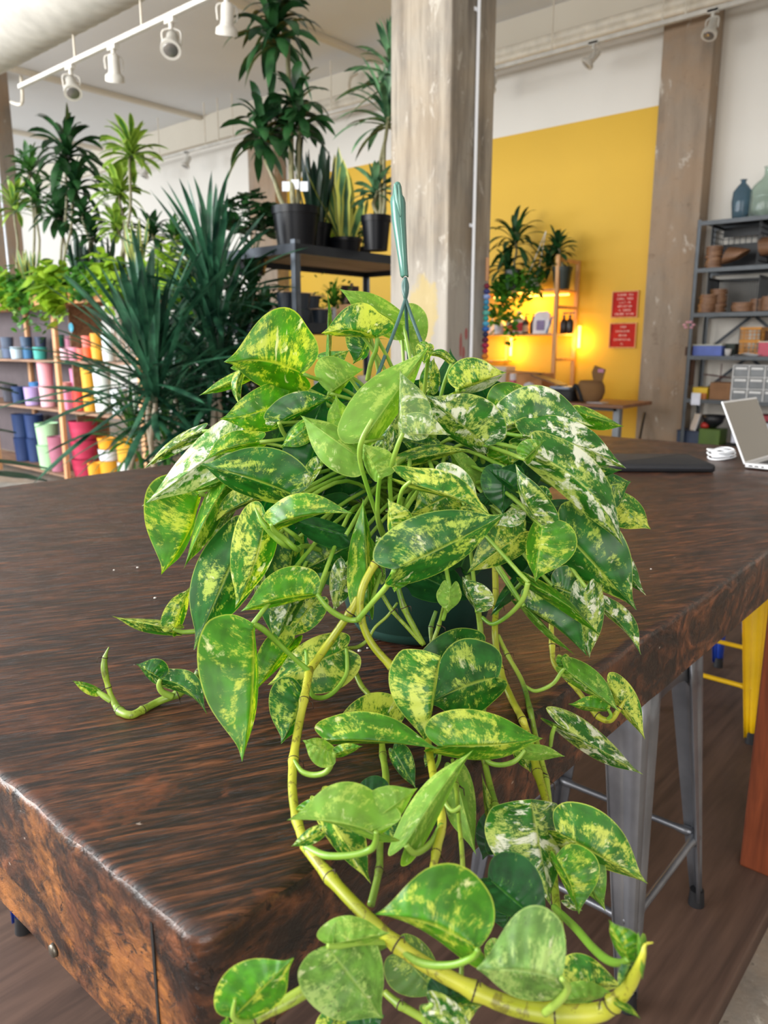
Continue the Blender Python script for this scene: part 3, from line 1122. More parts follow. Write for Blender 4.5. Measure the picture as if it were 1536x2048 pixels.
def box_thing(name, px0, px1, z, h, mat, label, cat, x0=8.06, x1=8.3, bevel=0.004, lid=None):
    y1_, y0_ = px_on_rack(px0, x0), px_on_rack(px1, x0)
    m = MB(); m.box(x0, y0_, z, x1, y1_, z + h)
    if lid:
        o = empty(name, label, cat)
        m.build('body', mat, o, bevel=bevel)
        m = MB(); m.box(x0 - 0.004, y0_ - 0.004, z + h, x1 + 0.004, y1_ + 0.004, z + h + 0.012)
        m.build('lid', lid, o, bevel=0.003)
        return o
    return tag(m.build(name, mat, bevel=bevel), label, cat)

box_thing('storage_box', 1386, 1444, 1.277, 0.10, flat('5A6FC0', 0.5), 'blue plastic box on the third shelf', 'box', lid=flat('C9CBB8', 0.6))
box_thing('cardboard_carton', 1371, 1386, 1.277, 0.09, flat('4B3328', 0.8), 'small dark brown carton beside the blue box', 'carton')
box_thing('storage_box', 1446, 1470, 1.277, 0.12, flat('2E3A33', 0.6), 'dark green box behind the paper cup on the third shelf', 'box', x0=8.16)
m = MB(); m.lathe((8.1, Y(1454), 1.277), [(0.02, 0), (0.026, 0.002), (0.035, 0.07), (0.032, 0.07), (0.02, 0.006)], 20)
tag(m.build('paper_cup', flat('C9C6C4', 0.6), smooth=True), 'small pale cup on the third shelf beside the blue box', 'cup')
oc = flat('D08B1E', 0.5)
for k, z in enumerate((1.30, 1.425)):
    crate('folding_crate', Y(1518), Y(1476), z, 0.115, 8.08, 8.34, oc, ('lower' if k == 0 else 'upper') + ' orange folding crate in the stack of two', group='orange crates on the third shelf')
box_thing('cardboard_carton', 1520, 1534, 1.30, 0.22, flat('5F4233', 0.8), 'dark carton behind the berry coloured tub', 'carton', x0=8.2)
box_thing('fruit_tub', 1517, 1546, 1.277, 0.13, flat('C23A55', 0.4), 'berry red tub with pale lid at the end of the third shelf', 'tub', x1=8.2, lid=flat('D9CDBB', 0.5))
m = MB()
for k in range(4):
    y_ = Y(1490) - k * 0.012
    m.bar((8.05, y_ + 0.09, 1.282 + k * 0.003), (8.05, y_, 1.30 + k * 0.003), 0.13, 0.002)
    m.bar((8.05, y_, 1.30 + k * 0.003), (8.05, y_ - 0.12, 1.282 + k * 0.003), 0.13, 0.002)
tag(m.build('paper_sheaf', flat('DADDE4', 0.6)), 'curling sheaf of white paper below the orange crates', 'paper')
box_thing('cardboard_carton', 1427, 1469, 0.847, 0.17, M_card, 'open plain cardboard box beside the parts organiser', 'carton')
o = box_thing('cardboard_carton', 1372, 1393, 0.97, 0.28, flat('4E3526', 0.8), 'brown wooden board leaning behind the shelf post', 'board', x0=8.34, x1=8.36)
box_thing('yellow_packet', 1393, 1423, 0.847, 0.115, flat('D9B516', 0.45), 'yellow packet on the fourth shelf beside the cardboard box', 'packet')
box_thing('wood_block', 1400, 1420, 0.847, 0.06, flat('B9703A', 0.6), 'small orange wooden block before the yellow packet', 'block', x0=8.02, x1=8.06)
m = MB(); yy = Y(1443, 8.2); m.bar((8.2, yy + 0.14, 1.09), (8.2, yy - 0.13, 1.06), 0.12, 0.006); m.bar((8.2, yy - 0.02, 0.9), (8.2, yy - 0.02, 1.2), 0.008)
tag(m.build('wooden_sign_board', flat('5B2F24', 0.7)), 'dark red diamond board standing behind the cardboard box', 'board')
# parts organiser
org = empty('parts_organiser', 'white drawer organiser full of small clear drawers on the fourth shelf', 'organiser')
y1_, y0_ = Y(1471), Y(1604)
m = MB()
z0_, z1_ = 0.848, 1.19
m.box(8.30, y0_, z0_, 8.31, y1_, z1_)
nc, nr = 4, 3
for k in range(nc + 1):
    yy = y0_ + (y1_ - y0_) * k / nc
    m.box(8.05, yy - 0.005, z0_, 8.30, yy + 0.005, z1_)
for k in range(nr + 1):
    zz = z0_ + (z1_ - z0_) * k / nr
    m.box(8.05, y0_, zz - (0 if k == 0 else 0.005), 8.30, y1_, zz + 0.005)
m.build('frame', flat('E4E5E6', 0.4), org, bevel=0.003)
drm = flat('7E8286', 0.25)
for i in range(nc):
    for j in range(nr):
        ya_ = y0_ + (y1_ - y0_) * i / nc + 0.009
        yb_ = y0_ + (y1_ - y0_) * (i + 1) / nc - 0.009
        za, zb = z0_ + (z1_ - z0_) * j / nr + 0.009, z0_ + (z1_ - z0_) * (j + 1) / nr - 0.012
        m = MB(); m.box(8.062, ya_, za, 8.28, yb_, zb)
        d_ = m.build('drawer', drm, org)
        m = MB(); m.box(8.05, ya_ + 0.01, zb - 0.028, 8.062, yb_ - 0.01, zb - 0.006)
        m.build('label_lip', flat('E9EAEA', 0.4), d_, bevel=0.002)
# bottom shelves
box_thing('storage_box', 1368, 1413, 0.387, 0.12, flat('33405A', 0.5), 'dark blue flat box on the lowest visible shelf', 'box', lid=flat('28324A', 0.5))
box_thing('green_crate', 1413, 1456, 0.387, 0.16, flat('4E6A1E', 0.5), 'olive green crate on the lowest visible shelf', 'crate')
m = MB(); m.lathe((8.15, Y(1424, 8.15), 0.55), [(0.001, 0), (0.04, 0.002), (0.045, 0.03), (0.03, 0.055), (0.001, 0.06)], 16)
tag(m.build('red_tin', flat('B83026', 0.4), smooth=True), 'red tin resting on the olive green crate', 'tin')
m = MB(); m.lathe((8.2, Y(1440, 8.2), 0.55), [(0.001, 0), (0.03, 0.0), (0.09, 0.05), (0.12, 0.13), (0.11, 0.13), (0.001, 0.04)], 20)
tag(m.build('black_bowl', flat('1B1D22', 0.4), smooth=True), 'black bowl on the olive green crate behind the laptop screen', 'bowl')
m = MB(); yy = Y(1396); m.bar((8.1, yy, 0.52), (8.14, yy - 0.03, 0.69), 0.09, 0.012)
tag(m.build('price_card', flat('C9CBD2', 0.5)), 'pale grey block leaning on the dark blue box', 'block')
m = MB(); yy = Y(1401, 7.99); m.box(7.985, yy - 0.045, 0.79, 7.991, yy + 0.045, 0.91)
tag(m.build('paper_note', flat('DDE0EE', 0.6)), 'white paper note hanging on the fourth shelf edge', 'note')
m = MB(); m.box(8.0, Y(1560), 0.50, 8.02, Y(1498), 0.64)
m2 = empty('shipping_box', 'long white box with a red round mark behind the laptop', 'box')
m = MB(); m.box(8.04, Y(1570, 8.04), 0.43, 8.3, Y(1480, 8.04), 0.64); m.build('body', flat('C9CCDA', 0.5), m2, bevel=0.004)
m = MB(); yc = Y(1508, 8.03); m.tube([(8.04 + 0.018 * 0, yc + 0.026 * math.cos(a), 0.545 + 0.026 * math.sin(a)) for a in [2 * math.pi * k / 24 for k in range(25)]], 0.0035, 6, False)
m.bar((8.038, yc + 0.018, 0.527), (8.038, yc - 0.018, 0.563), 0.003, 0.006, upv=(1, 0, 0))
m.build('logo', flat('C4353B', 0.5), m2)
box_thing('red_tray', 1490, 1560, 0.66, 0.055, flat('8E2433', 0.5), 'dark red tray above the long white box', 'tray')
box_thing('dark_tray', 1480, 1560, 0.642, 0.018, flat('1B2326', 0.5), 'thin dark tray between red tray and white box', 'tray')
box_thing('red_cloth_bundle', 1495, 1560, 0.387, 0.04, flat('7E2A38', 0.8), 'dull red folded cloth on the lowest shelf under the white box', 'cloth')
m = MB()
yy = Y(1372, 7.98)
for k in range(6):
    a_ = k * 1.05
    m.lathe((7.985 + 0.02 * math.sin(a_ * 2), yy - 0.012 + 0.045 * math.cos(a_), 1.58 + 0.03 * math.sin(a_)), [(0.001, -0.012), (0.016, -0.006), (0.02, 0.004), (0.008, 0.012), (0.001, 0.013)], 10)
tag(m.build('pink_ribbon', flat('D9A0AE', 0.7), smooth=True), 'small pink ribbon rosette tied to the shelf post', 'ribbon')
#PART3

# ------------------------------------------------------------------ background planting
M_dark = foliage_mat('dark_strap_leaf', '12321A', '2C5A2C')
M_mid = foliage_mat('green_strap_leaf', '1C4A22', '4A7E34')
M_lemon = foliage_mat('lemon_strap_leaf', '3C6B26', '8FAE3C', '9DBB48')
M_yucca = foliage_mat('stiff_blue_green_leaf', '0F3024', '3A6E50', rough=0.3)
M_snake = foliage_mat('snake_leaf', '2E5636', '5C8652', 'C3C45A', mottle=0.3)
M_snaked = foliage_mat('dark_snake_leaf', '122A20', '2A4A38')
M_lime = foliage_mat('lime_heart_leaf', '5A8A16', 'A2C232', rough=0.4)
M_heart = foliage_mat('green_heart_leaf', '23581E', '5C9A2C')
M_warn = foliage_mat('striped_strap_leaf', '2A5038', '6E9A6C', mottle=0.3)
M_cane = wood_mat('cane_bark', '4E4A34', '8E8A66', 3, 'Z')
M_cane2 = wood_mat('pale_cane_bark', '6E5F4C', 'B3A58C', 3, 'Z')
M_blackpot = flat('0B0D13', 0.36, 0, 0.05, 0.22)
M_soil = bpy.data.materials['potting_soil'] if 'potting_soil' in bpy.data.materials else flat('2A1E14', 0.95)


def strap(mb, c, az, el, L, W, droop, seg=8, twist=0.0, vf=0.25, wob=0.0):
    """one long arching leaf"""
    p = Vector(c)
    d = Vector((math.cos(az) * math.cos(el), math.sin(az) * math.cos(el), math.sin(el)))
    side0 = Vector((-math.sin(az), math.cos(az), 0))
    step = L / seg
    vs, uv = [], []
    for i in range(seg + 1):
        t = i / seg
        wd = W * (0.45 + 1.6 * t) * (1 - t) ** 0.75 if t < 0.999 else 0
        wd = min(wd, W * 0.5) if t < 0.6 else wd * 0.9
        side = side0
        n = side.cross(d)
        a = twist * t
        s2 = side * math.cos(a) + n * math.sin(a)
        n2 = s2.cross(d)
        vs += [p - s2 * wd - n2 * wd * vf * -1, p, p + s2 * wd + n2 * wd * vf]
        uv += [(t, -1), (t, 0), (t, 1)]
        d = (d + Vector((0, 0, -1)) * droop * step / L * (0.4 + 1.6 * t) + side0 * wob * step / L).normalized()
        p = p + d * step
    f = []
    for i in range(seg):
        for j in range(2):
            f.append((i * 3 + j, i * 3 + j + 1, i * 3 + j + 4, i * 3 + j + 3))
    mb.add(vs, f, uv)


def rosette(mb, c, n, L, W, droop, e0=-0.1, e1=1.45, rnd=None, stem_len=0.08, vf=0.25):
    rnd = rnd or R
    ga = 2.399
    a0 = rnd.uniform(0, 6)
    for i in range(n):
        t = (i + 0.5) / n
        el = e0 + (e1 - e0) * t ** 0.8 + rnd.uniform(-.1, .1)
        strap(mb, Vector(c) + Vector((0, 0, stem_len * (t - 0.5))), a0 + ga * i + rnd.uniform(-.15, .15), el,
              L * rnd.uniform(0.8, 1.12) * (1 - 0.25 * t), W * rnd.uniform(0.85, 1.1), droop * rnd.uniform(0.7, 1.25), twist=rnd.uniform(-.7, .7), vf=vf, wob=rnd.uniform(-.3, .3))


def cane(mb, a, b, r0, r1, wob=0.02):
    a, b = Vector(a), Vector(b)
    n = 8
    pts = []
    for i in range(n + 1):
        t = i / n
        p = a.lerp(b, t)
        pts.append(tuple(p + Vector((math.sin(t * 7 + a.x * 9) * wob * math.sin(math.pi * t), math.cos(t * 5 + a.y) * wob * math.sin(math.pi * t), 0))))
    mb.tube(pts, [r0 + (r1 - r0) * i / n for i in range(n + 1)], 10)


def potmesh(o, c, r, h, mat, taper=0.78, soil=True):
    m = MB()
    m.lathe(c, [(0.001, 0.004), (r * taper - 0.006, 0.003), (r * taper, 0.0), (r * 0.97, h - 0.035 * (h / .2)), (r * 1.03, h - 0.035 * (h / .2)), (r * 1.04, h), (r, h), (r * 0.93, h - 0.03)], 32)
    p = m.build('pot', mat, o, smooth=True, angle=45)
    if soil:
        m = MB(); m.lathe((c[0], c[1], c[2] + h - 0.032), [(0.001, 0.008), (r * 0.5, 0.006), (r * 0.95, 0)], 20)
        m.build('soil', flat('2A1E14', 0.95), o, smooth=True)
    return p


def heartcloud(mb, pts, n, size, rnd, hang=0.7, radius=0.08):
    """small heart leaves along trailing strands"""
    for i in range(n):
        t = rnd.random() * (len(pts) - 1)
        k = int(t); q = t - k
        c = Vector(pts[k]).lerp(Vector(pts[min(k + 1, len(pts) - 1)]), q) + Vector((rnd.gauss(0, radius), rnd.gauss(0, radius), rnd.gauss(0, radius)))
        az = rnd.uniform(0, 6.28)
        d = Vector((math.cos(az), math.sin(az), -hang + rnd.uniform(-.5, .6))).normalized()
        s = d.cross(Vector((0, 0, 1))).normalized()
        n_ = s.cross(d)
        L = size * rnd.uniform(0.7, 1.2)
        vs, uv = [], []
        for pa, pw in PROF_S:
            vs += [c + d * L * pa - s * L * 0.4 * pw + n_ * -0.12 * L * pw, c + d * L * max(0, pa) + n_ * 0.03 * L, c + d * L * pa + s * L * 0.4 * pw + n_ * -0.12 * L * pw]
            uv += [(0, -1), (0, 0), (0, 1)]
        f = []
        for a in range(len(PROF_S) - 1):
            for j in range(2):
                f.append((a * 3 + j, a * 3 + j + 1, a * 3 + j + 4, a * 3 + j + 3))
        mb.add(vs, f, uv)


PROF_S = [(0, 0), (-0.1, 0.4), (-0.02, 0.8), (0.22, 1.0), (0.5, 0.85), (0.8, 0.35), (1.0, 0.0)]

# ---- wooden pot shelves at the left
X0 = 3.7
XD = 0.44
M_pine = wood_mat('pine_timber', '8A5A36', 'C98F5C', 1.2, 'Y', 0.6)
M_pinez = wood_mat('pine_post', 'A06E44', 'D9A778', 1.2, 'Z', 0.6)
M_shelf = wood_mat('worn_shelf_board', '5A4032', 'A07A5E', 1.0, 'Y', 0.6)
sh = empty('pot_shelf', 'wooden shelving holding stacks of coloured plant pots, plants on its top', 'shelving')
YR, YL = 5.9, 10.2
ZT = 1.87
m = MB(); m.box(X0 - 0.02, YR, ZT - 0.11, X0 + 0.02, YL, ZT); m.box(X0 + XD - 0.02, YR, ZT - 0.11, X0 + XD + 0.02, YL, ZT)
m.build('top_rail', M_pine, sh, bevel=0.003)
m = MB(); m.box(X0 - 0.01, YR, ZT, X0 + XD + 0.02, YL, ZT + 0.02)
m.build('shelf', M_pine, sh, bevel=0.003)
zs = [0.09, 0.75, 1.235]
for z in zs:
    m = MB(); m.box(X0, YR, z - 0.022, X0 + XD, YL, z)
    m.build('shelf', M_shelf, sh, bevel=0.002)
ypost = onp(118, 700, 0, X0).y
for y in (ypost, YR + 0.03, 8.95):
    for x in (X0 - 0.025, X0 + XD - 0.01):
        m = MB(); m.box(x - 0.019, y - 0.03, 0, x + 0.019, y + 0.03, ZT - 0.001)
        m.build('post', M_pinez, sh, bevel=0.003)
# solid end panels across the bays and the dark back of the left bay
m = MB(); m.box(X0 + XD + 0.012, ypost, 0.1, X0 + XD + 0.03, YL, ZT - 0.11)
m.build('back_panel', flat('54484A', 0.7), sh)
m = MB(); m.box(X0 + 0.1, ypost - 0.05, 0.1, X0 + XD - 0.02, ypost - 0.032, ZT - 0.12)
m.build('divider', M_shelf, sh)

POTC = {}


def potstack(px, r, hs, z, hexs, label, group, x=None, taper=0.86):
    x = X0 + 0.13 if x is None else x
    r *= 1.14
    hs = [h * 1.1 for h in hs]
    q = onp(px, 760, 0, x)
    zz = z
    for i, (h, hx) in enumerate(zip(hs, hexs)):
        m = MB()
        rr = r
        m.lathe((x, q.y, zz), [(0.001, 0.004), (rr * taper, 0.002), (rr * taper * 1.01, 0.012), (rr * (taper + 0.02), h * 0.12), (rr * (taper + 0.02), h * 0.14), (rr * 0.99, h - 0.004), (rr, h), (rr * 0.95, h), (rr * 0.9, h * 0.4), (0.001, h * 0.35)], 28)
        lab = label[i] if isinstance(label, (list, tuple)) else label
        tag(m.build('plant_pot', flat(hx, 0.45, 0, 0.03), smooth=True, angle=50), lab, 'plant pot', group)
        zz += h + 0.0015


g1 = 'small pots on the upper shelf board'
S1 = zs[2] + 0.001
potstack(4, 0.058, [0.09], S1, ['C8D2CF'], 'small white pot on the upper board at the picture edge', g1)
potstack(22, 0.062, [0.11, 0.10], S1, ['6E7F9E', '5D6B82'], ['slate blue pot below a darker pot on the upper board', 'dark slate pot on top of the slate blue one'], g1, X0 + 0.2)
potstack(40, 0.062, [0.115], S1, ['B7CBDA'], 'pale ice blue pot on the upper board', g1)
potstack(60, 0.055, [0.11, 0.10], S1, ['4C86B8', '3D5570'], ['bright blue pot on the upper board', 'dark blue pot standing on the bright blue one'], g1, X0 + 0.22)
potstack(85, 0.06, [0.115], S1, ['3EA79B'], 'turquoise pot on the upper board beside the post', g1)
potstack(88, 0.055, [0.11, 0.1], S1, ['33495F', '2E3E58'], ['navy pot behind the turquoise one', 'navy pot stacked highest behind the turquoise one'], g1, X0 + 0.32)
potstack(134, 0.042, [0.105], S1, ['F0C9D4'], 'pale pink pot on the upper board right of the post', g1)
potstack(125, 0.048, [0.115, 0.11], S1, ['5E3E44', '2E7A5E'], ['dark plum pot under the green one', 'bottle green pot stacked beside the post'], g1, X0 + 0.27)
potstack(152, 0.048, [0.115], S1, ['EFA3BC'], 'rose pink pot on the upper board', g1)
potstack(160, 0.06, [0.12, 0.115], S1, ['B56A8C', '7B74B8'], ['mauve pot under the violet one', 'violet pot stacked over the pink pots'], g1, X0 + 0.3)
potstack(142, 0.04, [0.12, 0.09], S1, ['E7A6B8', 'E79AB8'], ['pink pot behind the pale pink one', 'small pink pot in the second row, on top'], g1, X0 + 0.35)
potstack(168, 0.045, [0.105], S1, ['EE6F5C'], 'coral pot on the upper board', g1)
potstack(181, 0.048, [0.11, 0.1], S1, ['EE5A24', 'E8766A'], ['orange pot on the upper board', 'salmon pot standing on the orange one'], g1)
potstack(199, 0.05, [0.12, 0.11], S1, ['E3A92A', 'E09A22'], ['mustard pot on the upper board', 'mustard pot stacked on the other mustard pot'], g1)
potstack(222, 0.055, [0.12, 0.11], S1, ['D9E0DA', 'C9D6D8'], ['white pot on the upper board behind the spiky plant', 'white pot stacked behind the spiky plant'], g1)
g2 = 'pots on the middle shelf board'
S2 = zs[1] + 0.001
potstack(18, 0.075, [0.17], S2, ['4A4A55'], 'charcoal pot on the middle board', g2, X0 + 0.2)
potstack(35, 0.065, [0.17], S2, ['1F3A66'], 'navy blue pot on the middle board', g2)
potstack(62, 0.075, [0.175], S2, ['B39CD0'], 'lilac pot on the middle board', g2)
potstack(70, 0.06, [0.21], S2, ['3C7CB8'], 'blue pot showing behind the lilac one', g2, X0 + 0.3)
potstack(92, 0.07, [0.20, 0.23], S2, ['E7B7BF', 'EFA9B2'], ['blush pink pot under another on the middle board', 'blush pink pot stacked beside the post'], g2)
potstack(128, 0.062, [0.235], S2, ['F0A89E'], 'peach pot beside the post on the middle board', g2, X0 + 0.2)
potstack(137, 0.055, [0.19], S2, ['EC8FB0'], 'bright pink pot on the middle board', g2, X0 + 0.1)
potstack(155, 0.058, [0.2], S2, ['D9493F'], 'red orange pot on the middle board', g2, X0 + 0.12)
potstack(152, 0.052, [0.2, 0.16], S2, ['D87A9A', 'DE86AE'], ['pink pot hidden behind the red orange one', 'pink pot rising behind the red orange one'], g2, X0 + 0.3)
potstack(176, 0.056, [0.20, 0.18], S2, ['E5A62A', 'E8AC30'], ['ochre pot under its twin on the middle board', 'ochre pot on top of its twin'], g2)
potstack(204, 0.075, [0.22, 0.18], S2, ['DDE5DF', 'E2EAE4'], ['large white pot on the middle board', 'large white pot stacked beside the spiky plant'], g2)
potstack(236, 0.07, [0.22], S2, ['C6CCD0'], 'grey white pot on the middle board behind leaves', g2)
g3 = 'large pots on the bottom board'
S3 = zs[0] + 0.001
potstack(35, 0.095, [0.24, 0.24], S3, ['16305E', '17325F'], ['deep blue pot at the bottom of its stack', 'deep blue pot on top of its stack'], g3, X0 + 0.22)
potstack(60, 0.09, [0.24, 0.24], S3, ['1C3664', '20396A'], ['navy pot under its twin behind the mint green pots', 'navy pot on its twin behind the mint green pots'], g3, X0 + 0.28)
potstack(85, 0.105, [0.23, 0.21], S3, ['A9D6A4', 'B2DDAC'], ['mint green pot at the bottom of the pair', 'mint green pot on top of the pair'], g3, X0 + 0.13, 0.84)
potstack(104, 0.09, [0.33], S3, ['A9687C'], 'dusty mauve tall pot beside the post', g3, X0 + 0.11, 0.75)
potstack(158, 0.125, [0.16, 0.17, 0.17], S3, ['B62E50', 'B93254', 'BC3658'], ['crimson pot at the bottom of the tower', 'crimson pot in the middle of the tower', 'crimson pot on top of the tower'], g3, X0 + 0.15, 0.8)
potstack(176, 0.06, [0.16], S3, ['E5A62A'], 'ochre pot before the crimson tower', g3, X0 + 0.05)
potstack(206, 0.085, [0.18, 0.1, 0.1], S3, ['E0A428', 'DDE2EA', 'E8A020'], ['ochre pot right of the crimson tower', 'white pot between two ochre ones', 'ochre pot on the white one'], g3, X0 + 0.15)
potstack(245, 0.09, [0.2, 0.2], S3, ['D8D4D0', 'E2A82C'], ['grey pot behind the spiky plant trunk', 'ochre pot behind the spiky plant trunk'], g3, X0 + 0.15)
# round turquoise tag and sign on the upper board
q = onp(142, 655, 0, X0 + 0.1)
m = MB(); m.tube([(X0 + 0.1, q.y, q.z - 0.06), (X0 + 0.1, q.y, q.z)], 0.003, 6)
o = empty('plant_tag', 'turquoise plant tag sticking up behind the small pink pots', 'tag'); m.build('stick', flat('E6E6E0', 0.5), o)
m = MB(); m.tube([(X0 + 0.098, q.y, q.z), (X0 + 0.102, q.y, q.z)], 0.045, 20)
m.build('disc', flat('2FA9C8', 0.4), o)

# ---- plants on top of the pot shelves
def strap_plant(name, label, cat, heads, base, mat, cmat, pot=None, L=0.3, W=0.03, n=26, droop=1.4, cr=0.012, group=None, e0=-0.2, soil=True, vf=0.25, seed=1):
    o = empty(name, label, cat, group)
    rnd = random.Random(seed)
    m = MB()
    for h in heads:
        c = h[0]
        sc = h[1] if len(h) > 1 else 1.0
        rosette(m, c, int(n * (0.6 + 0.4 * sc)), L * sc, W, droop, e0=e0, rnd=rnd, stem_len=0.10 * sc, vf=vf)
    m.build('foliage', mat, o, smooth=True)
    for i, h in enumerate(heads):
        b = Vector(base) + Vector((rnd.uniform(-.04, .04), rnd.uniform(-.04, .04), 0.0))
        m = MB()
        cane(m, b, Vector(h[0]) + Vector((0, 0, 0.04)), cr * 1.25, cr)
        m.build('cane', cmat, o, smooth=True)
    if pot:
        r, hh, pm = pot
        potmesh(o, (base[0], base[1], base[2] - hh + 0.035), r, hh, pm)
    return o

TOPZ = ZT + 0.022
def ontop(px, dx=0.22):
    r = ray(px, 560)
    x = X0 + dx
    return Vector((x, x / r.x * r.y, TOPZ))
def hd(px, py, dx=0.22):
    r = ray(px, py)
    t = (X0 + dx) / r.x
    return CAM + r * t

for (heads, bpx, mat, lab, kw) in (
    ([(hd(135, 305), 1.0), (hd(150, 375), 0.9), (hd(118, 430), 0.8)], 128, M_dark, 'tall dark corn plant with drooping leaves over the wooden pot shelves', dict(L=0.510, W=0.061, n=35, droop=1.7, seed=3)),
    ([(hd(60, 340), 0.8), (hd(72, 400), 0.7)], 70, M_mid, 'green strap leaved plant left of the dark corn plant on the shelves', dict(L=0.420, W=0.054, n=32, droop=1.4, seed=4)),
    ([(hd(30, 415), 0.9)], 32, M_lemon, 'yellow green strap leaved plant by the concrete column', dict(L=0.390, W=0.049, n=29, droop=1.0, seed=5)),
    ([(hd(262, 305), 0.9), (hd(238, 385), 0.75), (hd(235, 455), 0.7)], 250, M_lemon, 'lemon striped cane plant with a starry top tuft', dict(L=0.405, W=0.054, n=40, droop=1.3, seed=6)),
    ([(hd(185, 470), 0.8), (hd(165, 430), 0.7)], 180, M_dark, 'low dark strap leaved plant between the corn plant and lemon cane', dict(L=0.330, W=0.047, n=29, droop=1.2, seed=8)),
    ([(hd(350, 475, 0.5), 0.7)], 352, M_mid, 'small tufted plant with reddish green leaves behind the spiky plants', dict(L=0.330, W=0.027, n=45, droop=0.8, seed=9)),
    ([(hd(305, 470, 0.4), 0.8)], 306, M_dark, 'dark tufted plant behind the tall spiky leaves', dict(L=0.360, W=0.047, n=29, droop=1.2, seed=10)),
):
    b = ontop(bpx) + Vector((0, 0, 0.14))
    strap_plant('corn_plant', lab, 'potted plant', heads, b, mat, M_cane, (0.085, 0.17, flat('1F2226', 0.5)), cr=0.011, **kw)


def snake(name, label, c, n, hmin, hmax, W, mat, pot, seed, spread=0.35, potc=None):
    o = empty(name, label, 'potted plant')
    rnd = random.Random(seed)
    m = MB()
    for i in range(n):
        a = rnd.uniform(0, 6.28)
        rr = pot[0] * 0.5 * math.sqrt(rnd.random())
        strap(m, Vector(c) + Vector((rr * math.cos(a), rr * math.sin(a), 0)), a, 1.57 - rnd.uniform(0.02, spread), rnd.uniform(hmin, hmax), W * rnd.uniform(.8, 1.2), 0.05, twist=rnd.uniform(-1, 1), vf=0.35)
    m.build('foliage', mat, o, smooth=True)
    potmesh(o, (c[0], c[1], c[2] - pot[1] + 0.03), pot[0], pot[1], pot[2])
    return o

b = ontop(58, 0.1) + Vector((0, 0, 0.08)); snake('snake_plant', 'grey green snake plant between the column and the dark corn plant', b, 14, 0.25, 0.42, 0.04, M_snake, (0.07, 0.1, M_blackpot), 11)
b = ontop(160, 0.1) + Vector((0, 0, 0.08)); snake('snake_plant', 'dark snake plant below the dark corn plant on the shelves', b, 16, 0.25, 0.45, 0.04, M_snaked, (0.08, 0.1, M_blackpot), 12)
b = ontop(205, 0.1) + Vector((0, 0, 0.08)); snake('snake_plant', 'dark snake plant beside the lemon striped cane plant', b, 14, 0.22, 0.40, 0.045, M_snaked, (0.08, 0.1, M_blackpot), 13)
b = ontop(275, 0.2) + Vector((0, 0, 0.08)); snake('snake_plant', 'green and yellow snake plant behind the spiky plant', b, 12, 0.3, 0.55, 0.035, M_snake, (0.08, 0.1, M_blackpot), 14)


def trailing(name, label, px, dx, n, mat, strands, size, seed, radius=0.07, zoff=0.12):
    o = empty(name, label, 'potted plant')
    rnd = random.Random(seed)
    c = ontop(px, dx)
    m = MB()
    for (dpx, top_, bot) in strands:
        a = hd(px, 560, dx); a.z = TOPZ + zoff + top_
        b_ = onp(px + dpx, 600, 0, X0 - 0.06)
        pts = [(a.x, a.y, a.z), (X0 - 0.03, (a.y + b_.y) / 2, TOPZ + zoff * 0.7 + top_ * .5), (X0 - 0.06, b_.y, TOPZ - 0.02), (X0 - 0.06, b_.y, TOPZ - bot)]
        heartcloud(m, pts, n, size, rnd, radius=radius)
    for v_ in range(len(m.v)):
        x_, y_, z_ = m.v[v_]
        if z_ < TOPZ + 0.01 and x_ > X0 - 0.04:
            m.v[v_] = (X0 - 0.04 - (x_ - X0) * 0.1, y_, z_) if z_ < TOPZ - 0.12 else (x_, y_, max(z_, TOPZ + 0.005))
    m.build('foliage', mat, o, smooth=True)
    potmesh(o, (c.x, c.y, TOPZ), 0.08, 0.12, M_blackpot)
    return o

trailing('trailing_vine', 'lime green heart leaved trailer spilling over the shelf edge at the picture side', 12, 0.14, 51, M_lime, [(-12, 0, 0.02), (4, 0.02, 0.02), (10, 0, 0.05)], 0.101, 31)
trailing('trailing_vine', 'pale green variegated trailer hanging over the shelf rail near the column', 45, 0.12, 51, M_heart, [(-8, 0.04, 0.2), (6, 0.03, 0.3), (-2, 0.06, 0.1)], 0.095, 32)
trailing('trailing_vine', 'bright green heart leaved trailer hanging low beside the shelf post', 112, 0.1, 72, M_lime, [(-6, 0.06, 0.16), (6, 0.04, 0.12), (0, 0.08, 0.2)], 0.149, 33)
trailing('trailing_vine', 'thin green trailer reaching down to the pots left of the post', 78, 0.12, 39, M_heart, [(0, 0, 0.42), (6, 0, 0.35)], 0.074, 34, radius=0.04)
trailing('trailing_vine', 'lime green trailer at the shelf end beside the spiky plant', 228, 0.12, 66, M_lime, [(-6, 0.08, 0.03), (8, 0.1, 0.02), (0, 0.06, 0.06)], 0.108, 35)
trailing('trailing_vine', 'dark small leaved plant on the shelf between the two lime trailers', 172, 0.16, 90, M_heart, [(-8, 0.05, 0.0), (10, 0.06, 0.0), (0, 0.08, 0.0)], 0.068, 36, radius=0.06)
trailing('trailing_vine', 'yellow green leafy plant behind the tall spiky leaves', 352, 0.3, 75, M_lime, [(-10, 0.1, 0.0), (10, 0.12, 0.0)], 0.095, 37, radius=0.08)

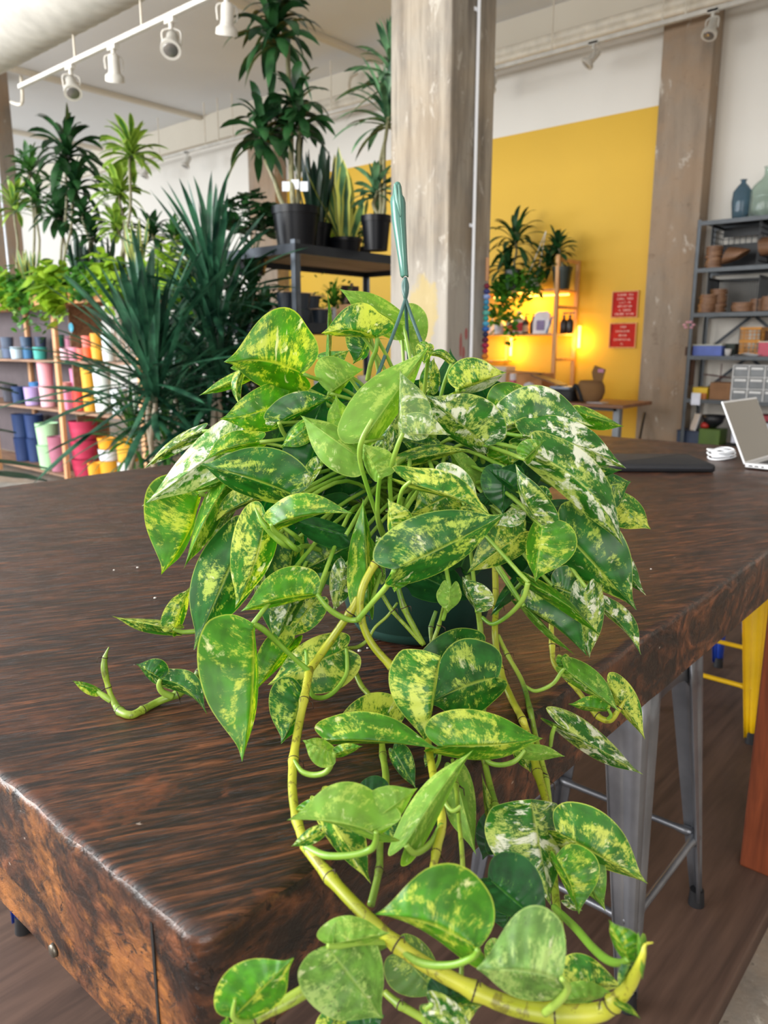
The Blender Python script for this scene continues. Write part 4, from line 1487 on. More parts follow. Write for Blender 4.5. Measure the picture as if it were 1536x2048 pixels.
# wicker-like bundle of sticks at the shelf end
q = onp(262, 560, 0, X0 + 0.1)
m = MB()
for i in range(34):
    y = q.y - 0.17 + i * 0.0105
    m.bar((X0 - 0.02 + R.uniform(0, .02), y, 1.25), (X0 - 0.02 + R.uniform(-.01, .03), y + R.uniform(-.01, .01), 1.97 + R.uniform(-.03, .05)), 0.006)
    m.bar((X0 - 0.0, y - 0.005, 1.7), (X0 + 0.03, y + 0.006, 1.75), 0.004)
tag(m.build('willow_screen', wood_mat('willow', '6A5648', 'B09884', 3, 'Z')), 'screen of pale upright willow sticks at the end of the pot shelves', 'stick screen')

# ---- the two stiff spiky plants and their leafy neighbours in front of the shelves
def spiky(name, label, px, d, base_py, heads, L, W, n, mat, seed, cmat=M_cane2, droop=0.35, pot=(0.17, 0.32), e0=-0.5, cr=0.016):
    o = empty(name, label, 'potted plant')
    rnd = random.Random(seed)
    c = P(px, 900, d)
    bx, by = c.x, c.y
    m = MB()
    hh = []
    for (hx, hy, sc) in heads:
        h = P(hx, hy, d)
        hh.append(h)
        rosette(m, h, int(n * sc), L * sc, W, droop, e0=e0, e1=1.5, rnd=rnd, stem_len=0.26 * sc, vf=0.3)
    m.build('foliage', mat, o, smooth=True)
    for h in hh:
        m = MB(); cane(m, (bx + rnd.uniform(-.03, .03), by + rnd.uniform(-.03, .03), pot[1] - 0.04), h + Vector((0, 0, 0.05)), cr * 1.2, cr, 0.03)
        m.build('cane', cmat, o, smooth=True)
    potmesh(o, (bx, by, 0.002 - 0.06), pot[0], pot[1], M_blackpot)
    return o

spiky('spiky_dracaena', 'tall stiff blue green spiky plant in front of the coloured pots', 305, 5.0, 900, [(300, 740, 1.0), (312, 800, 0.9)], 0.95, 0.038, 78, M_yucca, 41, droop=0.28)
spiky('spiky_dracaena', 'tall stiff spiky plant nearest the steel plant stand', 428, 5.3, 900, [(425, 590, 1.0), (430, 680, 0.85), (440, 770, 0.9)], 0.85, 0.036, 72, M_yucca, 42, droop=0.35)
spiky('spiky_dracaena', 'low spiky plant with fine leaves below the tall ones', 265, 5.4, 900, [(268, 880, 0.9), (330, 890, 0.8)], 0.55, 0.026, 44, M_mid, 43, droop=0.9)
spiky('spiky_dracaena', 'fine leaved dark plant filling the gap above the table edge', 390, 5.6, 900, [(385, 860, 0.9), (440, 850, 0.8), (350, 800, 0.7)], 0.6, 0.03, 50, M_yucca, 44, droop=1.0)
spiky('leafy_palm', 'dark bushy palm standing left of the steel plant stand post', 505, 5.6, 900, [(505, 590, 0.8), (490, 680, 0.9), (530, 640, 0.6), (470, 750, 0.7)], 0.42, 0.035, 60, M_dark, 45, droop=1.3, cr=0.012)

spiky('leafy_palm', 'dark broad leaved palm filling the space between the two stiff spiky plants', 372, 6.0, 900, [(372, 640, 0.9), (360, 760, 1.0), (395, 830, 0.9), (385, 540, 0.6)], 0.46, 0.05, 60, M_dark, 46, droop=1.2, cr=0.012)
spiky('leafy_palm', 'dark palm low behind the stiff spiky plant, left of the steel stand', 485, 6.0, 900, [(480, 800, 1.0), (455, 880, 0.9), (470, 620, 0.9), (520, 720, 0.9)], 0.44, 0.045, 60, M_dark, 47, droop=1.2, cr=0.012)


def bush(name, label, c, r, n, size, mat, seed, pot=None):
    o = empty(name, label, 'potted plant')
    rnd = random.Random(seed)
    m = MB()
    c = Vector(c)
    for i in range(n):
        a, b = rnd.uniform(0, 6.28), math.acos(rnd.uniform(-0.6, 1))
        q = r * rnd.uniform(0.55, 1.0)
        p = c + Vector((q * math.sin(b) * math.cos(a), q * math.sin(b) * math.sin(a), q * 0.9 * math.cos(b)))
        heartcloud(m, [p, p], 1, size, rnd, hang=0.3, radius=0.005)
    m.build('foliage', mat, o, smooth=True)
    m = MB()
    for k in range(7):
        a = k * 0.9
        m.tube([(c.x + 0.02 * math.cos(a), c.y + 0.02 * math.sin(a), c.z - r * 1.15), (c.x + r * .6 * math.cos(a), c.y + r * .6 * math.sin(a), c.z + r * 0.3)], 0.004, 6)
    m.build('stem', mat, o)
    if pot:
        potmesh(o, (c.x, c.y, c.z - r * 1.15 - pot[1] + 0.02), pot[0], pot[1], M_blackpot)
    return o


# ---- steel plant stand with the big pot
zd = 2.045
A = onp(590, 487, 2, zd)
sx, sy = A.x, A.y
SW, SD = 1.75, 0.95
stand = empty('plant_stand', 'dark steel shelving stand between the spiky plants and the middle column', 'shelving')
M_blk = flat('30343A', 0.4, 0.6)
levels = [zd, 1.53, 0.95]
for (x, y) in ((sx, sy), (sx + SW, sy), (sx, sy + SD), (sx + SW, sy + SD)):
    m = MB()
    ex = 1 if x == sx else -1
    ey = 1 if y == sy else -1
    m.box(min(x, x + ex * 0.045), min(y, y + ey * 0.003), 0 - 0.06, max(x, x + ex * 0.045), max(y, y + ey * 0.003), zd + 0.03)
    m.box(min(x, x + ex * 0.003), min(y, y + ey * 0.045), 0 - 0.06, max(x, x + ex * 0.003), max(y, y + ey * 0.045), zd + 0.03)
    m.build('post', flat('5A6068', 0.35, 0.5), stand)
for z in levels:
    m = MB(); m.box(sx + 0.004, sy + 0.004, z - 0.016, sx + SW - 0.004, sy + SD - 0.004, z)
    m.build('deck', wood_mat('particle_board_%d' % int(z * 100), '9A8570', 'C6B49C', 1, 'X', 0.8), stand)
    m = MB()
    m.box(sx, sy - 0.003, z - 0.06, sx + SW, sy + 0.004, z + 0.004)
    m.box(sx - 0.003, sy, z - 0.06, sx + 0.004, sy + SD, z + 0.004)
    m.box(sx, sy + SD - 0.004, z - 0.06, sx + SW, sy + SD + 0.003, z + 0.004)
    m.box(sx + SW - 0.004, sy, z - 0.06, sx + SW + 0.003, sy + SD, z + 0.004)
    m.build('beam', M_blk, stand)

# big black pot: corn plant with three canes
bp = onp(592, 480, 2, zd)
ray_b = ray(593, 485)
tb = 5.55
bc = P(593, 480, tb); bc.z = zd
r0 = 0.168
o = empty('corn_plant', 'tall dark corn plant with three canes in a big black pot on the steel stand', 'potted plant')
potmesh(o, (bc.x, bc.y, zd + 0.001), r0, 0.30, M_blackpot, 0.8)
m = MB()
rnd = random.Random(5)
HD = [(548, 70, 1.15, 34), (556, 30, 0.9, 18), (592, 215, 0.9, 30), (525, 265, 1.0, 32), (560, 250, 0.7, 14), (600, 250, 0.8, 18)]
for (hx, hy, sc_, n_l) in HD:
    rosette(m, P(hx, hy, tb), n_l, 0.40 * sc_, 0.062, 1.9, e0=-0.3, e1=1.4, rnd=rnd, stem_len=0.16)
m.build('foliage', M_dark, o, smooth=True)
for (b0, top_, r_) in (((-0.02, 0.0), (575, 60), 0.022), ((0.05, 0.03), (600, 215), 0.018), ((-0.06, 0.02), (530, 290), 0.018)):
    m = MB(); cane(m, (bc.x + b0[0], bc.y + b0[1], zd + 0.26), P(top_[0], top_[1] + 30, tb), r_, r_ * 0.8, 0.015)
    m.build('cane', M_cane, o, smooth=True)
m = MB()
for k in range(3):
    q = P(572 + 18 * k, 372 - 4 * (k % 2), tb - 0.06)
    m.bar(q + Vector((0, 0, 0.03)), q - Vector((0, 0, 0.035)), 0.055, 0.001, upv=tuple(FW))
m.build('price_tag', flat('E4E8F0', 0.5), o)
snake('snake_plant', 'dark snake plant rising behind the big black pot on the steel stand', Vector((P(632, 460, 5.8).x, P(632, 460, 5.8).y, zd + 0.2)), 20, 0.35, 0.62, 0.05, M_snaked, (0.12, 0.2, M_blackpot), 52, 0.3)
c = P(690, 487, 5.85)
snake('snake_plant', 'yellow edged snake plant in a low black pot on the steel stand', Vector((c.x, c.y, zd + 0.10)), 18, 0.3, 0.68, 0.075, M_snake, (0.13, 0.13, M_blackpot), 53, 0.62)
c = P(752, 487, 5.5); c.z = zd
strap_plant('striped_dracaena', 'striped strap leaved plant in a tapered black pot beside the middle column', 'potted plant',
            [(P(788, 150, 5.5), 1.25), (P(775, 235, 5.5), 1.25), (P(752, 385, 5.5), 0.7)], Vector((c.x, c.y, zd + 0.20)), M_warn, M_cane, (0.105, 0.235, M_blackpot), L=0.36, W=0.04, n=40, droop=1.0, cr=0.012, seed=54)
c = P(655, 460, 6.15)
bush('leafy_plant', 'small bright green leafy plant between the big pot and the snake plant', (c.x, c.y, zd + 0.24), 0.12, 60, 0.08, M_lime, 55, (0.09, 0.11))
c = P(720, 450, 6.2)
bush('leafy_plant', 'bright green leafy plant half hidden behind the yellow edged snake plant', (c.x, c.y, zd + 0.24), 0.13, 60, 0.08, M_heart, 56, (0.09, 0.11))
c = P(480, 470, 5.75)
bush('dark_leafy_plant', 'dark rounded leafy plant at the left end of the steel stand', (sx + 0.25, sy + 0.75, zd + 0.25), 0.24, 200, 0.09, M_dark, 57, (0.12, 0.14))
c = P(530, 480, 5.7)
# dark pots, planter and crates on the second deck
z2 = levels[1] + 0.001
def on_stand(px, dx, z, off=0.12):
    r = ray(px, 640)
    y = sy + off
    t = y / r.y
    return CAM.x + r.x * t, y
dkp = flat('182430', 0.45)
for k, (px, off, n) in enumerate(((572, 0.13, 2), (604, 0.13, 2), (624, 0.3, 2), (640, 0.13, 1))):
    x, y = on_stand(px, 0, z2, off)
    zz = z2
    for j in range(n):
        m = MB(); m.lathe((x, y, zz), [(0.001, 0.003), (0.05, 0.001), (0.062, 0.092), (0.066, 0.093), (0.066, 0.10), (0.058, 0.1), (0.05, 0.02), (0.001, 0.01)], 24)
        tag(m.build('nursery_pot', dkp, smooth=True, angle=45), ['dark blue pot stacked by the stand post', 'dark blue pot right of the stand post', 'dark pot in the second row on the steel stand', 'single dark blue pot on the steel stand'][k] + (' upper one' if j else ''), 'plant pot', 'dark pots on the second deck')
        zz += 0.102
    m = MB(); m.box(x - 0.075, y - 0.07, zz + 0.001, x + 0.075, y + 0.07, zz + 0.006)
    tag(m.build('bamboo_lid', flat('C6A888', 0.7)), 'pale wooden saucer lying on the dark pots, pile %s the post' % ['at', 'right of', 'behind', 'furthest from'][k], 'saucer', 'saucers on the dark pots')
x, y = on_stand(720, 0, z2, 0.14)
m = MB()
L_ = 0.17
m.box(x - L_, y - 0.09, z2, x + L_, y + 0.09, z2 + 0.01)
m.box(x - L_, y - 0.09, z2, x + L_, y - 0.08, z2 + 0.05); m.box(x - L_, y - 0.09, z2 + 0.05, x - 0.05, y - 0.08, z2 + 0.07); m.box(x + 0.05, y - 0.09, z2 + 0.05, x + L_, y - 0.08, z2 + 0.07); m.box(x - L_, y - 0.09, z2 + 0.07, x + L_, y - 0.08, z2 + 0.15)
m.box(x - L_, y + 0.08, z2, x + L_, y + 0.09, z2 + 0.15); m.box(x - L_, y - 0.08, z2, x - L_ + 0.01, y + 0.08, z2 + 0.15); m.box(x + L_ - 0.01, y - 0.08, z2, x + L_, y + 0.08, z2 + 0.15)
tag(m.build('wooden_box', wood_mat('light_box_wood', 'B98A5A', 'E0B68A', 1, 'X', 0.6), bevel=0.002), 'light wooden box with a hand slot on the second deck of the steel stand', 'box')
m = MB(); m.bar((x - 0.14, y + 0.02, z2 + 0.152), (x + 0.02, y + 0.1, z2 + 0.31), 0.02, 0.02)
tag(m.build('easel_strut', flat('7A665C', 0.7)), 'grey brown strut leaning over the light wooden box', 'strut')
m = MB(); m.box(x - 0.05, y + 0.12, z2, x + 0.12, y + 0.15, z2 + 0.3)
tag(m.build('dark_book', flat('3E2A30', 0.6)), 'dark maroon board standing behind the light wooden box', 'board')
x, y = on_stand(668, 0, z2, 0.3)
m = MB(); m.lathe((x, y, z2), [(0.001, 0.003), (0.05, 0.002), (0.065, 0.13), (0.06, 0.13), (0.001, 0.1)], 20)
o = empty('potted_fern', 'feathery green plant in a pale pot on the second deck', 'potted plant'); m.build('pot', flat('C9CCD2', 0.4), o, smooth=True)
m = MB(); rnd = random.Random(9); rosette(m, (x, y, z2 + 0.15), 60, 0.24, 0.012, 1.3, e0=0.0, rnd=rnd, stem_len=0.05); heartcloud(m, [(x, y, z2 + 0.2), (x + 0.1, y, z2 + 0.2)], 60, 0.04, rnd, radius=0.07)
m.build('foliage', M_heart, o, smooth=True)
x, y = on_stand(690, 0, 0, 0.12)
z3 = levels[2] + 0.001
for k, (px, hx, h_) in enumerate(((640, 'B9C4C8', .18), (662, 'E0A23A', .15), (684, 'C77A4A', .2), (706, '3E9A8A', .16), (728, 'D8CDBE', .2))):
    x, y = on_stand(px, 0, z3, 0.14)
    m = MB(); m.lathe((x, y, z3 + 0.0), [(0.001, 0.002), (0.045, 0.001), (0.055, h_), (0.05, h_), (0.001, h_ * .7)], 20)
    tag(m.build('plant_pot', flat(hx, 0.5), smooth=True, angle=50), ['grey pot', 'amber pot', 'terracotta pot', 'teal pot', 'cream pot'][k] + ' on the third deck of the steel stand behind the big leaves', 'plant pot')

# ---- bead garland hanging beside the middle column
gx, gy = cx + S - 0.02, cy - 0.05
q = onp(973, 600, 1, cy - 0.04)
gar = empty('bead_garland', 'string of coloured wool beads hanging beside the middle column', 'garland')
m = MB(); m.tube([(q.x, q.y, 2.02), (q.x, q.y, 1.1)], 0.002, 6); m.build('string', flat('B5A190', 0.8), gar)
cols = ['7A2338', '3A3F7A', '8FA6D8', '3E8FB8', '2F7F92', '58A89C', '2E9A90', '4A9FC0', '2F5FA8', '26294E', '5E1E38', '9C2444', 'A8283E', 'C9761E', 'D9A62A', 'B9B08A', '7E8A3C', '9C2848', '8E2440']
for i, hx in enumerate(cols):
    z = onp(973, 572 + i * 10.8, 1, cy - 0.04).z
    m = MB()
    rr = 0.02 + 0.003 * ((i * 7) % 3)
    m.lathe((q.x, q.y, z), [(0.002, -0.018), (rr * .7, -0.013), (rr, 0), (rr * .7, 0.013), (0.002, 0.018)], 14)
    m.build('bead', flat(hx, 0.8), gar, smooth=True)
m = MB(); m.tube([(q.x, q.y, onp(973, 515, 1, cy - 0.04).z), (q.x, q.y, onp(973, 562, 1, cy - 0.04).z)], 0.012, 10)
m.build('handle', wood_mat('dowel', 'A3734A', 'C9966A', 1, 'Z'), gar)

# ---- timber ladder shelf against the yellow wall
lx0, lx1 = 8.0, XW - 0.03
yr_, yl_ = 4.375, 5.65
lad = empty('ladder_shelf', 'light timber ladder shelf standing against the yellow wall', 'shelving')
M_lad = wood_mat('ladder_pine', 'A8743F', 'D9A468', 1.3, 'Z', 0.55)
for (x, y) in ((lx0, yr_), (lx1, yr_), (lx0, yl_), (lx1, yl_)):
    m = MB(); m.box(x - 0.02, y - 0.022, 0, x + 0.02, y + 0.022, 2.36 if x == lx0 else 2.33)
    m.build('upright', M_lad, lad, bevel=0.004)
for y in (yr_, yl_):
    for z in (2.31, 1.80, 1.22):
        m = MB(); m.box(lx0 + 0.02, y - 0.012, z - 0.018, lx1 - 0.02, y + 0.012, z + 0.018)
        m.build('rung', M_lad, lad, bevel=0.003)
y_in = onp(1014, 690, 0, lx1).y
m = MB(); m.box(lx1 - 0.02, y_in - 0.02, 1.2, lx1 + 0.02, y_in + 0.02, 1.49); m.build('upright', M_lad, lad, bevel=0.004)
for z in (2.0, 1.51, 1.2):
    m = MB(); m.box(lx0 + 0.0, (yr_ if z > 1.3 else y_in - 0.1) + 0.0, z - 0.02, lx1 - 0.02, yl_, z)
    m.build('shelf', M_lad, lad, bevel=0.003)
# warm strip lights fixed under and behind the shelves
def strip(a, b, power, px_):
    o = empty('strip_light', px_, 'strip light')
    m = MB(); m.bar(a, b, 0.03, 0.02)
    m.build('tube', emit_mat('warm_strip', 'FFC25A', 4), o)
    d = bpy.data.lights.new('strip_glow', 'POINT')
    mid = (Vector(a) + Vector(b)) / 2
    d.energy = power; d.color = (1.0, 0.60, 0.12); d.shadow_soft_size = 0.12
    l_ = bpy.data.objects.new('strip_glow', d); COL.objects.link(l_); l_.location = mid + Vector((-0.06, 0, -0.04)); l_.parent = o
strip((lx1 - 0.08, yr_ + 0.06, 1.955), (lx1 - 0.08, yl_ - 0.2, 1.955), 16, 'warm strip light glowing under the top board of the ladder shelf')
strip((lx1 - 0.02, y_in - 0.07, 1.25), (lx1 - 0.02, y_in - 0.07, 1.47), 10, 'short upright warm strip light under the bottle shelf')
strip((lx1 + 0.0, yr_ - 0.06, 1.35), (lx1 + 0.0, yr_ - 0.06, 1.60), 10, 'upright warm strip light on the outer side of the ladder shelf')

def onlad(px, z, x=8.2):
    r = ray(px, 640)
    return x / r.x * r.y
def bottle(px, r, h, hx, label, pump=False, x=8.15, cap='24262A', group=None, jug=False, lab=None):
    y = onlad(px, 0, x)
    o = empty('bottle', label, 'bottle', group)
    m = MB()
    m.lathe((x, y, 1.511), [(0.001, 0.002), (r * .9, 0.0), (r, 0.01), (r, h * .62), (r * .8, h * .72), (r * .3, h * .82), (r * .3, h * .9), (0.001, h * .9)], 20)
    m.build('body', flat(hx, 0.3), o, smooth=True, angle=40)
    m = MB(); m.tube([(x, y, 1.511 + h * .86), (x, y, 1.511 + h)], r * .36, 12)
    if pump:
        m.tube([(x, y, 1.511 + h), (x, y, 1.511 + h * 1.12)], 0.004, 8)
        m.bar((x, y + 0.01, 1.511 + h * 1.13), (x, y - 0.05, 1.511 + h * 1.12), 0.018, 0.014)
    m.build('cap', flat(cap, 0.35), o)
    if lab:
        m = MB(); m.lathe((x, y, 1.511), [(r + 0.001, h * .12), (r + 0.001, h * .5)], 20)
        m.build('label', flat(lab, 0.5), o, smooth=True)
    return o
bottle(1128, 0.042, 0.2, '2B221C', 'dark brown pump bottle, inner one of the pair behind the ladder upright', True)
bottle(1140, 0.042, 0.2, '2B221C', 'dark brown pump bottle at the open end of the bottle shelf', True)
bottle(1052, 0.04, 0.2, '3A3028', 'slim dark brown spray bottle right of the white jug', True, lab='C9B49A')
bottle(1066, 0.035, 0.2, '2E2824', 'slim black bottle beside the brown spray bottle', True, x=8.22)
bottle(1038, 0.075, 0.26, 'E6E2DA', 'large white jug with a red label on the bottle shelf', lab='C93A44', cap='E8E5DE')
bottle(1020, 0.05, 0.2, 'DDD9D0', 'white bottle with an orange label beside the large jug', lab='E06A3A', cap='D9D6CE')
bottle(1000, 0.07, 0.2, 'DCD9D6', 'white jug beside the bead garland', lab='C9C6CC', cap='D8D5D0')
bottle(986, 0.05, 0.19, 'D6D2C8', 'white container next to the hanging bead garland', cap='D0CCC2', x=8.3)
m = MB(); y = onlad(1085, 0, 8.13)
bg = empty('plant_food_bag', 'white pouch with a purple printed panel on the bottle shelf', 'bag')
v = []
for (yy, z, dx_) in ((-0.1, 0, .04), (0.1, 0, .04), (0.105, 0.12, .035), (0.095, 0.22, .015), (0.06, 0.25, .003), (-0.06, 0.25, .003), (-0.095, 0.22, .015), (-0.105, 0.12, .035)):
    v += [(8.13 - dx_, y + yy, 1.511 + z), (8.13 + dx_, y + yy, 1.511 + z)]
f = [(2 * i, 2 * ((i + 1) % 8), 2 * ((i + 1) % 8) + 1, 2 * i + 1) for i in range(8)] + [tuple(2 * i for i in range(8)), tuple(2 * i + 1 for i in range(8))[::-1]]
m.add(v, f); m.build('pouch', flat('DAD7DC', 0.45), bg)
m = MB(); m.box(8.084, y - 0.05, 1.55, 8.088, y + 0.05, 1.66); m.build('label', flat('7E6B94', 0.5), bg)
m = MB(); y = onlad(1100, 0, 8.08)
m.bar((8.06, y + 0.03, 1.515), (8.1, y - 0.02, 1.70), 0.09, 0.006)
tag(m.build('blue_booklet', flat('3F6E9E', 0.4)), 'blue booklet leaning against the ladder upright', 'booklet')

def ladder_plant(heads, px, lab, mat, seed, **kw):
    y = onlad(px, 0, 8.1)
    b = Vector((8.1, y, 2.0 + 0.2))
    hs = []
    for (hx, hy, s_) in heads:
        r = ray(hx, hy); t = 8.1 / r.x
        hs.append((CAM + r * t, s_))
    return strap_plant('corn_plant', lab, 'potted plant', hs, b, mat, M_cane, (0.11, 0.24, flat('1F2A22', 0.4)), seed=seed, **kw)
ladder_plant([(1030, 485, 1.15), (1015, 540, 0.9)], 1025, 'dark arching corn plant on the ladder shelf nearest the middle column', M_dark, 61, L=0.44, W=0.05, n=30, droop=1.8)
ladder_plant([(1115, 500, 0.9), (1098, 530, 0.9)], 1120, 'dark bushy plant in a black pot behind the ladder upright', M_dark, 62, L=0.34, W=0.045, n=34, droop=1.3)
for (px, py, lab, mat, n, sz, seed, strands) in (
        (1015, 590, 'green trailing plant hanging from the ladder shelf over the bottles', M_heart, 70, 0.085, 63, [(0, -.02, -.25), (0.08, 0, -.4), (-.1, 0, -.55), (.02, 0, -.1)]),
        (1060, 560, 'fine leaved green plant with white hanging cords on the ladder shelf', M_heart, 90, 0.06, 64, [(0, 0, -.1), (.1, 0, -.15), (-.12, 0, -.05)])):
    o = empty('trailing_vine', lab, 'potted plant')
    y = onlad(px, 0, 8.06)
    rnd = random.Random(seed)
    m = MB()
    for (dy, _, dzz) in strands:
        heartcloud(m, [(8.1, y + dy * .5, 2.22), (7.99, y + dy, 2.12), (7.95, y + dy, 2.02 + dzz * .6), (7.95, y + dy * 1.2, 2.0 + dzz)], n, sz, rnd, radius=0.045)
    m.build('foliage', mat, o, smooth=True)
    potmesh(o, (8.1, y, 2.001), 0.085, 0.12, flat('C9C6BE', 0.4) if seed == 64 else M_blackpot)
    if seed == 64:
        m = MB()
        tp = P(1092, 462, 8.6)
        for k in range(3):
            m.tube([(8.1 + 0.08 * math.cos(k * 2.1), y + 0.08 * math.sin(k * 2.1), 2.12), tuple(tp)], 0.004, 6)
        m.build('hanging_cord', flat('D9D6CE', 0.6), o)

# ---- the desk under the shelf
dk = empty('standing_desk', 'wooden desk with grey steel legs in front of the yellow wall', 'desk')
q = onp(1280, 806, 0, 7.6)
dz_, dyr = q.z, q.y
m = MB(); m.box(7.2, dyr, dz_ - 0.035, 7.92, dyr + 2.2, dz_)
m.build('desktop', wood_mat('desk_walnut', '5A3A26', '9A6A48', 1, 'Y', 0.45), dk, bevel=0.006)
for y in (dyr + 0.2, dyr + 1.8):
    m = MB(); m.box(7.5, y - 0.035, 0.0, 7.58, y + 0.035, dz_ - 0.036)
    m.build('leg', flat('8E949A', 0.4, 0.4), dk, bevel=0.004)
    m = MB(); m.box(7.22, y - 0.035, 0 - 0.058, 7.88, y + 0.035, 0.02)
    m.build('foot', flat('8E949A', 0.4, 0.4), dk, bevel=0.004)
m = MB(); m.box(7.5, dyr + 0.2, dz_ - 0.09, 7.56, dyr + 1.8, dz_ - 0.036); m.build('crossbar', flat('5A5E64', 0.4, 0.4), dk)
# basket with a flap
bx_, by_ = 7.42, onp(1180, 800, 0, 7.42).y
bk = empty('woven_basket', 'brown woven seagrass basket on the desk, one side folded up', 'basket')
m = MB()
m.lathe((bx_, by_, dz_ + 0.001), [(0.001, 0.002), (0.09, 0.0), (0.12, 0.03), (0.145, 0.1), (0.14, 0.16), (0.11, 0.215), (0.105, 0.21), (0.13, 0.16), (0.13, 0.05), (0.001, 0.02)], 36)
t = NT('seagrass'); vv = t.coord(scale=(1, 1, 1)); wv = t.n('ShaderNodeTexWave'); wv.inputs['Scale'].default_value = 38; wv.bands_direction = 'Z'; t.l(vv, wv.inputs[0])
t.set(Base_Color=t.ramp(wv.outputs[1], (0.2, srgb('6A4A2E')), (0.8, srgb('A07848'))), Roughness=0.85); t.bump(wv.outputs[1], 0.6, 0.01)
m.build('body', t.m, bk, smooth=True)
m = MB(); 
a_ = Vector((bx_, by_ - 0.03, dz_ + 0.20))
vs = [a_, a_ + Vector((0, -0.085, -0.0)), a_ + Vector((0.0, -0.12, 0.13)), a_ + Vector((0, -0.0, 0.17)), a_ + Vector((0, 0.03, 0.1))]
m.add(vs + [p + Vector((0.012, 0, 0)) for p in vs], [(0, 1, 2, 3, 4), (9, 8, 7, 6, 5), (0, 5, 6, 1), (1, 6, 7, 2), (2, 7, 8, 3), (3, 8, 9, 4), (4, 9, 5, 0)])
m.build('flap', t.m, bk)
m = MB(); m.box(bx_ - 0.004, by_ - 0.13, dz_ + 0.30, bx_ - 0.001, by_ - 0.07, dz_ + 0.335); m.build('label', flat('B87A96', 0.6), bk)
# camera bag and clutter on the desk
m = MB(); y = onp(1125, 790, 0, 7.35).y
rbox(m, (7.28, y - 0.14, dz_ + 0.001), (1, 0, 0), (0, 1, 0), 0.26, 0.34, 0.12, 0.05)
cbg = empty('camera_bag', 'black soft bag with a grey lid panel on the desk beside the basket', 'bag')
m.build('body', flat('17181B', 0.6), cbg, smooth=True, angle=50)
m = MB(); rbox(m, (7.3, y - 0.1, dz_ + 0.121), (1, 0, 0), (0, 1, 0), 0.2, 0.24, 0.03, 0.03); m.build('lid', flat('9AA3B4', 0.5), cbg, smooth=True, angle=50)
m = MB(); y2 = onp(1150, 790, 0, 7.3).y; m.tube(smoothpath([(7.3, y - 0.13, dz_ + 0.1), (7.3, y2, dz_ + 0.17), (7.28, y2 - 0.06, dz_ + 0.1), (7.3, y2 - 0.08, dz_ + 0.012)], 6), 0.018, 8); m.build('strap', flat('121316', 0.7), cbg, smooth=True)
m = MB(); y = onp(1186, 803, 0, 7.3).y; m.box(7.26, y - 0.12, dz_ + 0.001, 7.4, y + 0.05, dz_ + 0.006)
tag(m.build('paper_pad', flat('C9C3C6', 0.6)), 'white paper pad lying on the desk beside the basket', 'paper')
m = MB(); ya_ = onp(1085, 740, 0, 7.5).y; yb_ = onp(1015, 740, 0, 7.5).y
m.box(7.5, ya_, dz_ + 0.1, 7.75, yb_, dz_ + 0.27)
o = empty('cardboard_box', 'open cardboard box with dark flaps on the desk behind the leaves', 'box'); m.build('body', flat('C98E58', 0.8), o)
m = MB(); m.bar((7.5, ya_, dz_ + 0.272), (7.5, yb_, dz_ + 0.29), 0.12, 0.006); m.build('flap', flat('6B5A52', 0.8), o)
m = MB(); m.box(7.5, ya_, dz_ + 0.001, 7.75, yb_, dz_ + 0.099)
tag(m.build('storage_carton', flat('4B4038', 0.8)), 'dark carton under the open cardboard box', 'carton')
y = onp(1105, 765, 0, 7.38).y
m = MB(); m.bar((7.4, y + 0.22, dz_ + 0.26), (7.4, y - 0.12, dz_ + 0.16), 0.2, 0.012); tag(m.build('wooden_board', flat('6A4B38', 0.6)), 'brown board lying aslant across the clutter on the desk', 'board')
m = MB(); y = onp(1026, 760, 0, 7.3).y
m.lathe((7.3, y, dz_ + 0.001), [(0.001, 0.002), (0.03, 0), (0.033, 0.02), (0.033, 0.2), (0.024, 0.23), (0.024, 0.27), (0.001, 0.27)], 18)
o = empty('spray_can', 'pink spray can with a white top standing on the desk', 'can'); m.build('body', flat('D0566E', 0.35), o, smooth=True, angle=40)
m = MB(); m.lathe((7.3, y, dz_ + 0.2), [(0.034, 0.0), (0.034, 0.07), (0.001, 0.072)], 18); m.build('cap', flat('D9CFD2', 0.4), o, smooth=True)
m = MB(); y = onp(1060, 770, 0, 7.28).y
m.lathe((7.26, y, dz_ + 0.001), [(0.001, 0), (0.06, 0.0), (0.075, 0.1), (0.05, 0.17), (0.001, 0.19)], 14)
tag(m.build('plastic_bag', flat('D3D4DC', 0.5), smooth=True), 'crumpled pale plastic bag on the desk', 'bag')
ya_ = onp(1012, 740, 0, 7.6).y
m = MB(); m.box(7.6, ya_ , dz_ + 0.001, 7.8, ya_ + 0.45, dz_ + 0.33)
tag(m.build('cream_carton', flat('CDBFAC', 0.8)), 'cream carton with worn print at the column end of the desk', 'carton')
# leaning black rod against the pilaster
m = MB(); a_ = onp(1293, 825, 0, XW - 0.26); b_ = onp(1268, 885, 0, XW - 0.7)
m.tube([(a_.x, a_.y + .02, a_.z), (b_.x, b_.y, -0.055)], 0.014, 8)
tag(m.build('black_rod', flat('2A2622', 0.5)), 'thin dark rod leaning against the pilaster beside the desk', 'rod')

